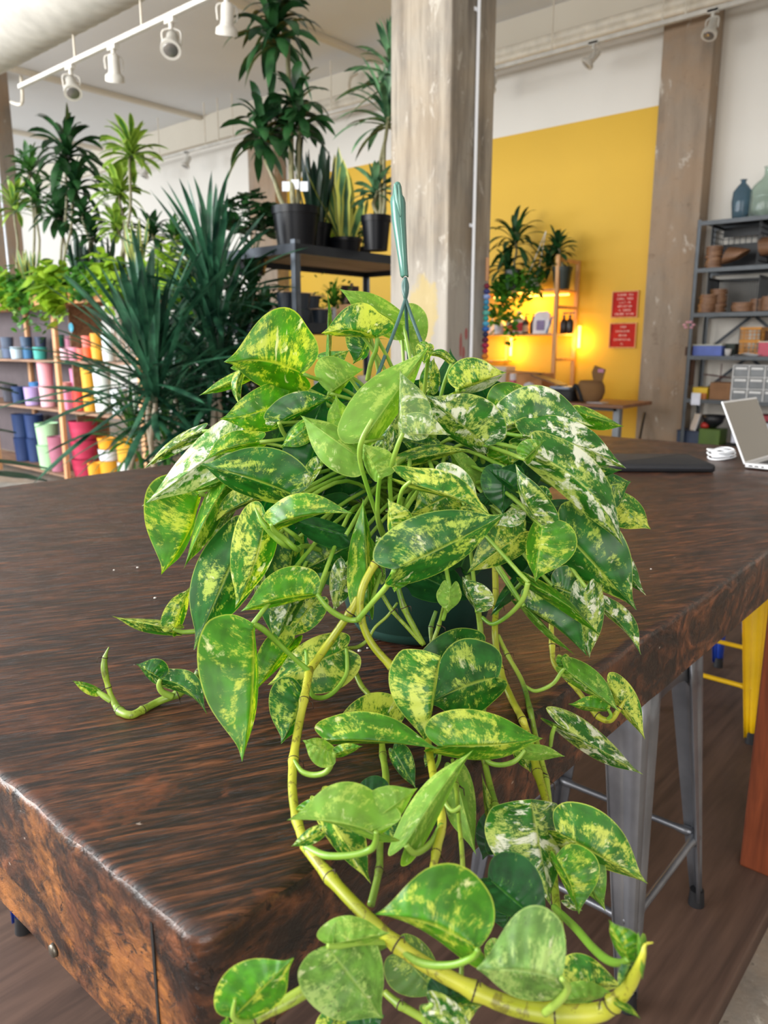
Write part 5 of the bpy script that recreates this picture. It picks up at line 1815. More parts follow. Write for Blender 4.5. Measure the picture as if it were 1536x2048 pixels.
# ---- two red letter boards on the yellow wall
def letterboard(px0, py0, px1, py1, rows, label):
    a = onp(px0, py0, 0, XW - 0.012); b = onp(px1, py1, 0, XW - 0.012)
    o = empty('letter_board', label, 'letter board')
    m = MB()
    x = XW - 0.022
    y0, y1, z0, z1 = b.y, a.y, b.z, a.z
    fr = 0.012
    m.box(x, y0 - fr, z0 - fr, XW - 0.001, y1 + fr, z0); m.box(x, y0 - fr, z1, XW - 0.001, y1 + fr, z1 + fr)
    m.box(x, y0 - fr, z0, XW - 0.001, y0, z1); m.box(x, y1, z0, XW - 0.001, y1 + fr, z1)
    m.build('frame', M_lad, o)
    m = MB(); m.box(XW - 0.014, y0, z0, XW - 0.001, y1, z1)
    m.build('felt', flat('B3201C', 0.9), o)
    m = MB()
    n = len(rows)
    rnd = random.Random(len(rows))
    for i, row in enumerate(rows):
        zc = z1 - (i + 0.75) * (z1 - z0) / (n + 0.5)
        w_ = 0.0185
        yc = (y0 + y1) / 2 + w_ * len(row) / 2
        for k, ch in enumerate(row):
            if ch == ' ':
                continue
            yy = yc - (k + 0.5) * w_
            hh = 0.015
            t_ = 0.0028
            # simple stroke capitals
            G = {'A': [(0, 0, .5, 1), (.5, 1, 1, 0), (.25, .45, .75, .45)], 'E': [(0, 0, 0, 1), (0, 1, .9, 1), (0, .5, .7, .5), (0, 0, .9, 0)], 'I': [(.5, 0, .5, 1)], 'N': [(0, 0, 0, 1), (0, 1, 1, 0), (1, 0, 1, 1)], 'T': [(0, 1, 1, 1), (.5, 0, .5, 1)], 'O': [(0, 0, 0, 1), (0, 1, 1, 1), (1, 1, 1, 0), (1, 0, 0, 0)], 'R': [(0, 0, 0, 1), (0, 1, .8, 1), (.8, 1, .8, .5), (.8, .5, 0, .5), (.3, .5, .9, 0)], 'H': [(0, 0, 0, 1), (1, 0, 1, 1), (0, .5, 1, .5)], 'L': [(0, 0, 0, 1), (0, 0, .9, 0)], 'S': [(1, 1, 0, 1), (0, 1, 0, .5), (0, .5, 1, .5), (1, .5, 1, 0), (1, 0, 0, 0)], 'C': [(1, 1, 0, 1), (0, 1, 0, 0), (0, 0, 1, 0)]}.get(ch, [(0, 0, 1, 1)])
            for (a1, b1, a2, b2) in G:
                m.bar((XW - 0.0155, yy + (0.5 - a1) * 0.012, zc + (b1 - .5) * hh * 1.3), (XW - 0.0155, yy + (0.5 - a2) * 0.012, zc + (b2 - .5) * hh * 1.3), 0.0028, 0.003, upv=(1, 0, 0))
    m.build('lettering', flat('F0D9D0', 0.6), o)
letterboard(1227, 585, 1273, 633, ['SINTRE TEA', 'CAREL THEO', 'LILT IN', 'ARTISTIAN', 'IL SANTO', 'COLORE STIAN'], 'upper red letter board with white lettering on the yellow wall')
letterboard(1222, 648, 1269, 694, ['THEN', 'CATALOGNE', 'ORDEN', 'CATARTSTIAL', 'CL'], 'lower red letter board with white lettering on the yellow wall')

# broad dark leaves of a plant low at the picture edge
o = empty('rubber_plant', 'dark broad leaved plant in front of the pot shelves at the picture edge', 'potted plant')
m = MB()
rnd = random.Random(77)
c = P(15, 960, 5.2)
for k, (px, py, sz, az) in enumerate(((20, 920, .35, 0.2), (30, 945, .38, -.3), (-10, 940, .35, .6), (5, 760, .2, 0), (-15, 765, .22, .4), (10, 770, .2, .9), (-30, 850, .3, .1))):
    b_ = P(px - 30, py, 5.2)
    d_ = (RT * math.cos(az) + FW * math.sin(az) - Vector((0, 0, .15))).normalized()
    s_ = d_.cross(Vector((0, 0, 1))).normalized()
    vs, uv = [], []
    for pa, pw in PROF_S:
        vs += [b_ + d_ * sz * pa - s_ * sz * .22 * pw, b_ + d_ * sz * max(0, pa) + Vector((0, 0, -.01)), b_ + d_ * sz * pa + s_ * sz * .22 * pw]
        uv += [(0, -1), (0, 0), (0, 1)]
    f = []
    for a in range(len(PROF_S) - 1):
        for j in range(2):
            f.append((a * 3 + j, a * 3 + j + 1, a * 3 + j + 4, a * 3 + j + 3))
    m.add(vs, f, uv)
m.build('foliage', M_snaked, o, smooth=True)
m = MB(); cane(m, (c.x - .15, c.y + .25, 0.2), P(-25, 745, 5.2), 0.014, 0.009); m.build('cane', M_cane, o, smooth=True)
potmesh(o, (c.x - .15, c.y + .25, -0.058), 0.14, 0.28, M_blackpot)
#PART4

# ------------------------------------------------------------------ the trailing variegated plant
pothos = empty('potted_pothos', 'large variegated trailing pothos in a dark green hanging pot on the worn table', 'potted plant')

# pot
pb = onp(836, 1262, 2, TZ)
pcx, pcy = pb.x + 0.018, pb.y + 0.016
m = MB()
m.lathe((pcx, pcy, TZ + 0.001), [(0.001, 0.004), (0.070, 0.004), (0.078, 0.0), (0.088, 0.004), (0.094, 0.014), (0.0945, 0.018), (0.098, 0.020), (0.116, 0.09), (0.128, 0.15), (0.1335, 0.152), (0.137, 0.178), (0.134, 0.18), (0.130, 0.158), (0.112, 0.09), (0.094, 0.024), (0.001, 0.02)], 56)
t = NT('dark_green_pot')
scr = t.ramp(t.noise(t.coord(scale=(1, 1, 6), rot=(0.5, 0.2, 0)), 26, 4, 0.7), (0.66, 0.0), (0.72, 1.0))
t.set(Base_Color=t.mix(t.math('MULTIPLY', scr, 0.35), srgb('1E4038'), srgb('5C7C74')), Roughness=0.42)
pot = m.build('pot', t.m, pothos, smooth=True, angle=50)
m = MB()
m.lathe((pcx, pcy, TZ + 0.15), [(0.001, 0.012), (0.06, 0.01), (0.1, 0.006), (0.124, 0.0)], 32)
t = NT('potting_soil'); n_ = t.noise(t.coord(), 120, 4)
t.set(Base_Color=t.ramp(n_, (0.4, srgb('1D130C')), (0.65, srgb('4A3524'))), Roughness=0.95); t.bump(n_, 0.8, 0.01)
m.build('soil', t.m, pothos, smooth=True)

# hanger: three green wires meeting in a flat folded hook
M_hang = flat('3F6460', 0.35)
hang = MB()
top = P(811, 598, 0.99)
hb = P(811, 556, 0.99)
for (px, py, dd) in ((703, 880, 0.93), (822, 790, 1.10), (952, 955, 0.94)):
    e = P(px, py, dd)
    mid = top.lerp(e, 0.5)
    hang.tube(smoothpath([tuple(hb), tuple(top), tuple(mid + Vector((0, 0, -0.004))), tuple(e)], 6), 0.0023, 8)
ho = hang.build('hanger', M_hang, pothos, smooth=True)
m = MB()
rows = [(795, 366, 4, 0.0), (795, 372, 6, 0), (795, 388, 8, 0), (795, 394, 12, 0), (796, 404, 13.5, 0), (798, 440, 12, 0), (802, 480, 9.5, 0), (806, 520, 7, 0), (809, 550, 6, 0), (811, 553, 4, 0)]
v, f = [], []
for px, py, hw, _ in rows:
    c = P(px, py, 0.99)
    s_ = 0.99 / F
    v += [c - RT * hw * s_ + FW * 0.004, c - RT * hw * s_ * 0.5 - FW * 0.001, c - FW * 0.0025, c + RT * hw * s_ * 0.5 - FW * 0.001, c + RT * hw * s_ + FW * 0.004]
for i in range(len(rows) - 1):
    for j in range(4):
        f.append((i * 5 + j, i * 5 + j + 1, (i + 1) * 5 + j + 1, (i + 1) * 5 + j))
m.add(v, f)
hk = m.build('hook_strap', flat('4E7F74', 0.3), ho, smooth=True)
sd = hk.modifiers.new('thick', 'SOLIDIFY'); sd.thickness = 0.0016
m = MB()
m.tube([P(790, 368, 0.985), P(794, 400, 0.984), P(801, 432, 0.984)], [0.0016, 0.002, 0.0006], 8)
m.tube([P(797, 370, 0.986), P(799, 400, 0.984), P(802, 430, 0.984)], [0.0014, 0.0018, 0.0006], 8)
m.tube([P(801, 435, 0.985), P(806, 500, 0.985), P(809, 550, 0.985)], 0.0006, 6)
m.build('strap_rib', flat('79A69A', 0.3), ho, smooth=True)

MATS = {
    'g': leaf_mat('leaf_deep_green', '2B6B26', 'B4CA58', 'DDE0AE', 0.40, 0.30, '8CA85A'),
    'b': leaf_mat('leaf_bright_green', '478B14', 'BFCE4C', 'D9DE9C', 0.45, 0.25, '88A843', 0.4),
    'y': leaf_mat('leaf_gold_marbled', '387C1E', 'C6D259', 'E0E4A8', 0.68, 0.42, '95AE52', 0.38),
    'w': leaf_mat('leaf_cream_marbled', '327122', 'BACB66', 'EAECD6', 0.58, 0.85, '9FB574', 0.38),
    'W': leaf_mat('leaf_mostly_cream', '4F9236', 'C6D38C', 'ECEEDC', 0.7, 1.12, 'B9C48C', 0.4),
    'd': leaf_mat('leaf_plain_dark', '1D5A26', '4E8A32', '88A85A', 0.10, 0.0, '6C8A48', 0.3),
    'u': leaf_mat('leaf_soft_green', '5A9226', 'A9C058', 'CDD59C', 0.45, 0.35, '98BE4A', 0.45),
    's': leaf_mat('leaf_scarred', '6A9442', '9DB866', 'C0C998', 0.55, 0.3, '8CA566', 0.5, 0.9),
}
PROF = [(0, 0), (-0.07, 0.18), (-0.115, 0.40), (-0.09, 0.62), (-0.02, 0.80), (0.09, 0.93), (0.22, 1.0), (0.36, 0.985), (0.49, 0.90), (0.61, 0.76), (0.71, 0.57), (0.79, 0.38), (0.855, 0.22), (0.91, 0.11), (0.96, 0.045), (1.0, 0.0)]
PR = smoothpath(PROF, 2)


def surf_depth(px, py):
    """depth of the table (top, or the faces of its two near edges) along a pixel's ray"""
    r = ray(px, py)
    if r.z >= -1e-4:
        return 9.0
    t0 = (TZ - CAM.z) / r.z
    p = CAM + r * t0
    if p.x > TX0 and p.y > TY0:
        return t0
    best = 9.0
    ty = TY0 / r.y if r.y > 1e-6 else 9
    tx = TX0 / r.x if r.x > 1e-6 else 9
    return min(9.0, max(ty, tx, t0))


def crown_depth(px, py):
    rx, ry = (px - 800) / 560.0, (py - 980) / 430.0
    q = 1 - rx * rx - ry * ry
    return 1.02 - 0.24 * math.sqrt(max(0.0, q))


def base_depth(px, py):
    c = crown_depth(px, py)
    s = surf_depth(px, py) - 0.045
    s2 = surf_depth(px, py) - 0.012
    if py < 1120:
        return min(c, s2)
    if py > 1360:
        return s
    k = (py - 1120) / 240.0
    return min(c * (1 - k) + min(s, 1.0) * k, s2)


LEAFN = [0]


def leaf(parent, bx, by, tx, ty, l, r, typ='g', k=3, fold=1, bend=0, arch=0.10, dz=0.0, d=None, lobe=1.0, under=False, tipdrop=0.0, curl=0.0, dt=None, name='leaf'):
    """one heart-shaped blade. base and tip in photograph pixels, l and r how far the two halves reach"""
    if d is None:
        d = base_depth(bx, by) - 0.014 * k
        dt_ = base_depth(tx, ty) - 0.014 * k
        if dt is None:
            dt = d * 0.35 + dt_ * 0.65 + dz
    elif dt is None:
        dt = d + dz
    lim = surf_depth(tx, ty) - 0.006
    if ty < 2040 and 0 < tx < 1536:
        dt = min(dt, lim)
    B, T = P(bx, by, d), P(tx, ty, dt)
    ax = T - B
    L = ax.length
    u = ax.normalized()
    vdir = ((B + T) * 0.5 - CAM).normalized()
    rv = u.cross(-vdir).normalized()          # screen-right of travel
    if rv.length < 0.5:
        rv = RT.copy()
    pr_ = Vector((-(ty - by), (tx - bx)))
    # orient so that rv points to the right-hand side when travelling base to tip in the picture
    pic = Vector((rv.dot(RT), -rv.dot(UP)))
    if pic.dot(pr_) < 0:
        rv = -rv
    nv = rv.cross(u)
    if nv.dot(vdir) > 0:
        nv = -nv                               # towards the photographer
    s = (d + dt) / 2 / F
    Lp = math.hypot(tx - bx, ty - by)
    W = max(abs(l), abs(r), 0.30 * Lp) * s
    LEAFN[0] += 1
    ph = LEAFN[0] * 1.7
    # camera-facing side is the upper side unless told otherwise
    verts, uvs, faces = [], [], []
    tw = 0.45 * math.sin(ph * 1.3)
    mw = 0.035 * math.sin(ph * 2.1)
    NV = 6
    cols = 2 * NV + 1
    nr = len(PR)
    for i, (pa, pw) in enumerate(PR):
        uu = i / (nr - 1)
        mt = max(0.0, min(1.0, uu ** 1.25 if uu > 0.12 else uu * 0.5))
        mt = mt * 0.98 + 0.02 * uu
        for j in range(-NV, NV + 1):
            q = abs(j) / NV
            side = 1 if j > 0 else -1
            half = (r if side > 0 else l) * s
            la = pa if pa > 0 else pa * lobe
            a_ = mt * (1 - q) + la * q
            # veins sweep forward
            a_ += 0.05 * q * (1 - q) * 4 * (1 - uu)
            lat = half * pw * q
            zf = math.sqrt(max(0.0, W * W - half * half)) * pw * q * 0.85
            cup = 0.10 * W * pw * (q ** 2)
            dep = -fold * (zf + cup)
            rip = 0.022 * W * math.sin(uu * 17 + ph + side) * q * q
            am = max(0.0, min(1.0, a_))
            bw = math.sin(math.pi * am)
            an = tw * (am - 0.25)
            rv2 = rv * math.cos(an) + nv * math.sin(an)
            nv2 = nv * math.cos(an) - rv * math.sin(an)
            pos = B + ax * a_ + rv2 * (side * lat) + rv * (bend * s * bw) + nv2 * (dep + rip) + nv * (arch * L * bw + mw * L * math.sin(2 * math.pi * am))
            pos -= Vector((0, 0, 1)) * (tipdrop * L * max(0, am - 0.6) ** 2)
            verts.append(pos)
            uvs.append((uu, side * q))
    for i in range(nr - 1):
        for j in range(cols - 1):
            a0 = i * cols + j
            faces.append((a0, a0 + 1, a0 + cols + 1, a0 + cols))
    mb = MB()
    mb.add(verts, faces, uvs)
    # winding: first face normal should look at the photographer when the top is seen
    mid = (nr // 3) * cols + NV
    n0 = (verts[mid + 1] - verts[mid]).cross(verts[mid + cols + 1] - verts[mid + 1])
    want = -1 if under else 1
    if n0.dot(nv) * want < 0:
        mb.f = [tuple(reversed(f_)) for f_ in mb.f]
    o = mb.build(name, MATS[typ], parent, smooth=True)
    return o


def stem(mb, pts, seg=10, nodes=False):
    """pts: (px, py, depth, thickness px)"""
    sp = smoothpath(pts, 7)
    sp = [(a, b, min(c, surf_depth(a, b) - 1.6 * (w_ * c / F / 2) - 0.001), w_) for a, b, c, w_ in sp]
    rad = [w_ * c / F / 2 for a, b, c, w_ in sp]
    q = [P(a, b, c) for a, b, c, w_ in sp]
    if nodes:
        for i in range(7, len(sp) - 7, 14):
            if rad[i] > 0.0022:
                rad[i] *= 1.28
                rad[i - 1] *= 1.12
                rad[i + 1] *= 1.1
    mb.tube(q, rad, seg)
    mb.mi.extend([0] * (len(mb.f) - len(mb.mi)))
    if nodes:
        for i in range(7, len(sp) - 7, 14):
            if rad[i] > 0.0028:
                d_ = (q[i + 1] - q[i - 1]).normalized()
                n0 = len(mb.f)
                mb.tube([q[i] - d_ * 0.0007, q[i], q[i] + d_ * 0.0005], [rad[i] * 0.99, rad[i] * 1.05, rad[i] * 0.98], seg, False)
                s_ = d_.cross(FW).normalized() * (1 if i % 2 else -1)
                c_ = q[i] + s_ * rad[i] * 0.9
                mb.tube([c_, c_ + s_ * 0.004 - FW * 0.003 - UP * 0.001, c_ + s_ * 0.005 - FW * 0.003 - UP * 0.007], [0.0008, 0.0006, 0.0003], 6)
                mb.mi[n0:] = [1] * (len(mb.f) - n0)


# crown: petioles are the part, each blade is a piece of it
M_pet = stem_mat('petiole_green', '6E9A2E', '94B248', 0.15, 2)
M_vy = stem_mat('vine_yellow', '8E951E', 'BCBB3C', 0.6, 1)
M_vg = stem_mat('vine_green', '567A22', '94A838', 0.5, 5)
M_scar = flat('3A2A1C', 0.7)
fol = MB()
petioles = [
    [(770, 1075, 0.86, 9), (740, 990, 0.80, 9), (720, 920, 0.77, 10), (724, 880, 0.755, 11), (745, 838, 0.75, 8)],
    [(795, 1080, 0.86, 9), (782, 1000, 0.80, 9), (781, 940, 0.77, 10), (796, 890, 0.75, 10), (806, 866, 0.745, 8)],
    [(770, 1085, 0.87, 9), (756, 1040, 0.82, 10), (756, 990, 0.79, 9), (760, 952, 0.765, 8)],
    [(790, 1070, 0.86, 9), (797, 1010, 0.78, 9), (806, 978, 0.745, 9), (822, 962, 0.735, 7)],
    [(735, 760, 0.98, 10), (742, 725, 0.96, 10), (752, 700, 0.945, 9), (754, 676, 0.94, 8)],
    [(664, 800, 0.93, 7), (657, 790, 0.92, 7), (668, 770, 0.915, 6), (690, 752, 0.91, 4)],
    [(600, 900, 0.92, 9), (570, 870, 0.90, 9), (558, 845, 0.88, 8)],
    [(600, 905, 0.9, 7), (560, 892, 0.9, 7), (518, 884, 0.89, 6)],
    [(975, 960, 0.95, 10), (965, 915, 0.92, 10), (972, 888, 0.90, 9)],
    [(940, 960, 0.95, 9), (950, 920, 0.93, 9), (957, 885, 0.92, 8)],
    [(990, 900, 0.95, 7), (1015, 865, 0.93, 7), (1025, 845, 0.92, 6)],
    [(430, 1008, 0.93, 9), (412, 992, 0.925, 9), (398, 990, 0.92, 9), (380, 1005, 0.92, 5)],
    [(600, 1100, 0.86, 8), (592, 1098, 0.80, 11), (570, 1078, 0.79, 11), (548, 1060, 0.78, 10), (543, 1048, 0.775, 9)],
    [(605, 1085, 0.84, 8), (588, 1070, 0.80, 10), (560, 1050, 0.79, 6)],
    [(600, 1096, 0.85, 8), (572, 1090, 0.80, 14), (545, 1068, 0.79, 14), (525, 1045, 0.785, 10), (510, 1015, 0.79, 4)],
    [(640, 1100, 0.87, 10), (612, 1092, 0.84, 11), (596, 1098, 0.82, 12)],
    [(1158, 1040, 0.9, 16), (1130, 1052, 0.88, 14), (1090, 1060, 0.86, 10)],
    [(1010, 895, 0.95, 6), (1010, 940, 0.95, 6), (1000, 980, 0.95, 6)],
]
for p in petioles:
    stem(fol, p)
# hidden petioles run from the pot to each outer blade
hub = (pcx, pcy)
def hidden(bx, by, d):
    a = Vector((pcx + R.uniform(-.05, .05), pcy + R.uniform(-.05, .05), TZ + 0.16))
    b = P(bx, by, d)
    mid = a.lerp(b, 0.5) + Vector((0, 0, 0.05))
    fol.tube(smoothpath([tuple(a), tuple(mid), tuple(b)], 6), 0.0024, 7)

CROWN = [
    # bx, by, tx, ty, l, r, type, layer, kw
    (808, 652, 677, 577, 38, 26, 'u', -1, dict(under=True, arch=.12, d=1.02, dz=-0.02)),
    (754, 676, 642, 667, 8, 58, 'y', 0, dict(bend=10, d=0.945, dz=-.03, lobe=2.6)),
    (700, 640, 646, 672, 12, 12, 'u', 0, dict(d=0.955, under=True, dz=-.02)),
    (800, 625, 832, 722, 48, 20, 'u', -1, dict(d=1.05, under=True)),
    (738, 662, 706, 728, 10, 46, 'g', -1, dict(d=0.98, bend=-6)),
    (658, 715, 655, 578, 5, 6, 'b', 2, dict(d=0.94, arch=0.02)),
    (606, 748, 448, 724, 58, 112, 'b', 2, dict(d=0.90, dz=-0.03, arch=.16, bend=14, lobe=1.5)),
    (660, 786, 728, 738, 66, 12, 'u', 4, dict(d=0.915, under=True, lobe=.6)),
    (640, 720, 700, 700, 12, 30, 'b', 0, dict(d=0.97)),
    (502, 748, 398, 791, 13, 16, 'b', 1, dict(d=0.95)),
    (484, 740, 481, 815, 10, 12, 'y', 2, dict(d=0.94, bend=10)),
    (478, 735, 460, 736, 6, 6, 'u', 2, dict(d=0.94)),
    (570, 800, 439, 838, 44, 46, 'b', 1, dict(d=0.93, dz=-.03, bend=-8)),
    (557, 844, 668, 793, 42, 12, 'g', 3, dict(d=0.885, dz=0.02, lobe=1.6)),
    (545, 850, 610, 795, 20, 14, 'w', 3, dict(d=0.90)),
    (507, 852, 284, 1012, 40, 48, 'W', 2, dict(d=0.93, dz=-0.05, arch=.12)),
    (404, 862, 288, 938, 18, 14, 'w', 0, dict(d=1.0, bend=6)),
    (519, 884, 404, 925, 12, 30, 'b', 3, dict(d=0.885, bend=8, dz=-.01, lobe=1.3)),
    (590, 990, 398, 928, 34, 74, 'g', 5, dict(d=0.84, dz=-.01, arch=.12, bend=4)),
    (398, 985, 322, 1150, 12, 104, 'b', 3, dict(d=0.92, bend=-14, dz=-.06, lobe=1.0)),
    (466, 952, 378, 986, 12, 6, 'b', 4, dict(d=0.89)),
    (458, 962, 367, 1138, 24, 24, 'b', 4, dict(d=0.885, dz=-.04, bend=6)),
    (530, 992, 421, 1052, 8, 34, 'y', 3, dict(d=0.88, bend=8)),
    (395, 935, 385, 985, 18, 10, 'g', 0, dict(d=0.98)),
    (543, 1052, 710, 1027, 48, 8, 'b', 7, dict(d=0.775, dz=-.01, bend=-10, lobe=.8)),
    (692, 1070, 568, 1035, 34, 18, 'd', 4, dict(d=0.82)),
    (532, 1030, 470, 1218, 34, 56, 'y', 6, dict(d=0.80, dz=-.01, bend=-8)),
    (506, 1130, 520, 1215, 20, 6, 'W', 4, dict(d=0.84)),
    (492, 1060, 388, 1300, 66, 64, 'g', 4, dict(d=0.86, dz=-.05, arch=.06)),
    (470, 1010, 415, 1100, 8, 30, 'w', 2, dict(d=0.92)),
    (590, 1080, 549, 1296, 28, 70, 'g', 2, dict(d=0.88, dz=-.02)),
    (600, 1150, 549, 1300, 26, 38, 'w', 3, dict(d=0.865, dz=-.02)),
    (634, 1188, 481, 1223, 10, 62, 'b', 7, dict(d=0.77, dz=-.015, bend=6, lobe=.7)),
    (506, 1247, 484, 1524, 10, 112, 'b', 8, dict(d=0.735, dz=-.05, bend=-10, arch=.12, lobe=.6)),
    (700, 1090, 590, 1150, 34, 44, 'g', 2, dict(d=0.885)),
    (692, 1130, 667, 1226, 24, 26, 'w', 3, dict(d=0.87)),
    (634, 1195, 568, 1280, 34, 34, 'y', 2, dict(d=0.88)),
    # heart of the plant
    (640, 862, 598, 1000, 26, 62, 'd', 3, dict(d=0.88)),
    (620, 850, 560, 895, 26, 18, 'b', 4, dict(d=0.87)),
    (640, 925, 607, 988, 8, 22, 'w', 5, dict(d=0.845)),
    (724, 884, 858, 692, 66, 26, 'u', 6, dict(d=0.80, dz=0.03, under=True, arch=.06, lobe=.7)),
    (690, 870, 672, 790, 30, 26, 'u', 5, dict(d=0.83, under=True)),
    (860, 690, 848, 730, 10, 26, 'y', 5, dict(d=0.84)),
    (804, 873, 800, 739, 8, 62, 'w', 7, dict(d=0.78, dz=.02, under=True, lobe=.5, arch=.05)),
    (806, 868, 902, 870, 44, 4, 'w', 7, dict(d=0.782, under=True)),
    (724, 918, 600, 830, 52, 26, 'u', 6, dict(d=0.80, dz=.02, under=True)),
    (761, 955, 724, 886, 18, 44, 'u', 8, dict(d=0.765, under=True, lobe=.5)),
    (764, 887, 806, 800, 16, 26, 'w', 4, dict(d=0.84, dz=.02)),
    (872, 892, 800, 880, 30, 20, 'g', 2, dict(d=0.88)),
    (880, 950, 925, 938, 16, 10, 'b', 5, dict(d=0.85)),
    (800, 925, 943, 900, 22, 14, 'y', 5, dict(d=0.84, bend=-4)),
    (948, 972, 890, 888, 16, 28, 'u', 3, dict(d=0.89, under=True)),
    (818, 966, 985, 1034, 44, 8, 'y', 8, dict(d=0.74, dz=-.01, bend=-6, lobe=2.2)),
    (872, 955, 962, 1016, 44, 14, 'W', 6, dict(d=0.79)),
    (910, 985, 822, 1028, 46, 48, 'y', 5, dict(d=0.81)),
    (930, 1010, 985, 1040, 20, 20, 'y', 5, dict(d=0.80)),
    (789, 1139, 1013, 1026, 80, 44, 'g', 9, dict(d=0.715, dz=0.01, arch=.08, bend=4)),
    (785, 1062, 775, 996, 8, 44, 'y', 8, dict(d=0.735)),
    (772, 1105, 752, 1070, 12, 14, 'w', 7, dict(d=0.76)),
    (790, 1142, 789, 1185, 34, 10, 'b', 8, dict(d=0.735)),
    (738, 1216, 726, 996, 42, 14, 'b', 6, dict(d=0.80, dz=.01)),
    (752, 1160, 735, 1060, 10, 22, 'u', 5, dict(d=0.83)),
    (900, 1178, 896, 1226, 24, 26, 'u', 7, dict(d=0.80, under=True, lobe=3.0)),
    (760, 800, 705, 830, 20, 26, 'd', 3, dict(d=0.90)),
    # right side
    (914, 779, 1014, 745, 54, 8, 'y', 3, dict(d=0.90, dz=-.01, lobe=1.0)),
    (930, 778, 1010, 748, 8, 14, 'W', 3, dict(d=0.905, under=True)),
    (903, 727, 847, 713, 6, 12, 'y', 1, dict(d=0.93, bend=12)),
    (858, 780, 868, 715, 22, 20, 'y', 0, dict(d=0.96)),
    (1003, 834, 1080, 778, 60, 28, 'b', 4, dict(d=0.90, dz=.0)),
    (974, 891, 848, 788, 34, 72, 'w', 5, dict(d=0.85, dz=-.02, arch=.08)),
    (1008, 853, 1188, 853, 72, 16, 'w', 4, dict(d=0.88, dz=-.02, bend=-12)),
    (1155, 824, 1249, 853, 14, 24, 'b', 1, dict(d=0.99)),
    (1085, 795, 1105, 782, 5, 8, 'b', 1, dict(d=0.96)),
    (1046, 872, 1253, 937, 50, 46, 'w', 5, dict(d=0.85, dz=-.02, bend=-14)),
    (1066, 903, 1248, 1095, 56, 40, 'w', 7, dict(d=0.80, dz=-.01, bend=-26, arch=.12)),
    (1050, 918, 1090, 880, 30, 12, 'u', 8, dict(d=0.79, lobe=.4)),
    (1086, 1053, 1031, 927, 10, 44, 'w', 8, dict(d=0.78, dz=-.01, bend=-12)),
    (1100, 990, 1066, 1010, 10, 26, 'g', 7, dict(d=0.80)),
    (1012, 890, 1021, 933, 48, 42, 'b', 5, dict(d=0.86, lobe=.4)),
    (1008, 934, 1006, 1030, 42, 46, 'd', 5, dict(d=0.84, lobe=.6)),
    (1042, 985, 974, 937, 8, 26, 'd', 7, dict(d=0.81)),
    (1040, 1020, 992, 1052, 24, 14, 'W', 4, dict(d=0.85)),
    (1050, 1062, 932, 1148, 34, 48, 'y', 3, dict(d=0.86, dz=-.02)),
    (1158, 1030, 1062, 1012, 28, 26, 'd', 4, dict(d=0.87)),
    (1130, 1035, 1205, 1062, 8, 30, 'g', 2, dict(d=0.92)),
    (1160, 1000, 1215, 975, 20, 30, 'd', 2, dict(d=0.93)),
    (1192, 975, 1262, 963, 26, 52, 'g', 3, dict(d=0.92)),
    (1226, 998, 1302, 1059, 28, 40, 'y', 1, dict(d=0.96, dz=-.02)),
    (1160, 930, 1245, 940, 10, 20, 'g', 2, dict(d=0.93)),
    (1115, 1050, 1273, 1220, 84, 54, 'g', 4, dict(d=0.85, dz=-.02, arch=.10)),
    (1085, 1048, 1070, 1164, 72, 28, 'b', 7, dict(d=0.78, dz=-.01)),
    (1210, 1098, 1292, 1191, 30, 16, 'w', 1, dict(d=0.95)),
    (1200, 1208, 1282, 1310, 30, 8, 'w', 2, dict(d=0.90, dz=-.02, bend=-6)),
    (1057, 1165, 1204, 1275, 14, 16, 'b', 6, dict(d=0.79, bend=-10)),
    (1105, 1172, 1180, 1200, 50, 40, 'g', 3, dict(d=0.86)),
    (1045, 1210, 1176, 1314, 56, 6, 'g', 4, dict(d=0.83, bend=-6)),
    (1048, 1212, 1150, 1310, 4, 12, 'u', 5, dict(d=0.82)),
    (1172, 1175, 1179, 1316, 34, 34, 'w', 4, dict(d=0.84)),
    (954, 1224, 924, 1152, 6, 42, 'w', 5, dict(d=0.82, lobe=.6)),
    (1060, 1125, 980, 1234, 26, 10, 'd', 2, dict(d=0.88)),
    (1078, 1120, 1120, 1180, 46, 30, 'd', 2, dict(d=0.88)),
    (965, 985, 985, 1010, 30, 30, 'd', 3, dict(d=0.88)),
]
cr = MB()
for p in petioles[:0]:
    pass
# inner foliage that closes the crown, coloured dark for the shade in its gaps
core = MB()
fo = fol  # petioles collected above
FOLI = None


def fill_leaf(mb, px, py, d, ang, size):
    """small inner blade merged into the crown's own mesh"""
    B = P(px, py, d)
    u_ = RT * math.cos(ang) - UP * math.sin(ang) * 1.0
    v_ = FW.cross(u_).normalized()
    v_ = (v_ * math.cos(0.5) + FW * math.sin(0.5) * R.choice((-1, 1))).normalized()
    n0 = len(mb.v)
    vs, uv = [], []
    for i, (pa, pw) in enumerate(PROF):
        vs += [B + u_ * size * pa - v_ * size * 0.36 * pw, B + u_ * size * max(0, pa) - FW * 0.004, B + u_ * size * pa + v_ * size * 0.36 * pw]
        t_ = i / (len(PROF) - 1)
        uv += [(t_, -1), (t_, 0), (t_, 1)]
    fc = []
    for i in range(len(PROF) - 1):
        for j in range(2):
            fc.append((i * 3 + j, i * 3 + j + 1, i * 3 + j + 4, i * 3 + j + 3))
    mb.add(vs, fc, uv, mi=1)


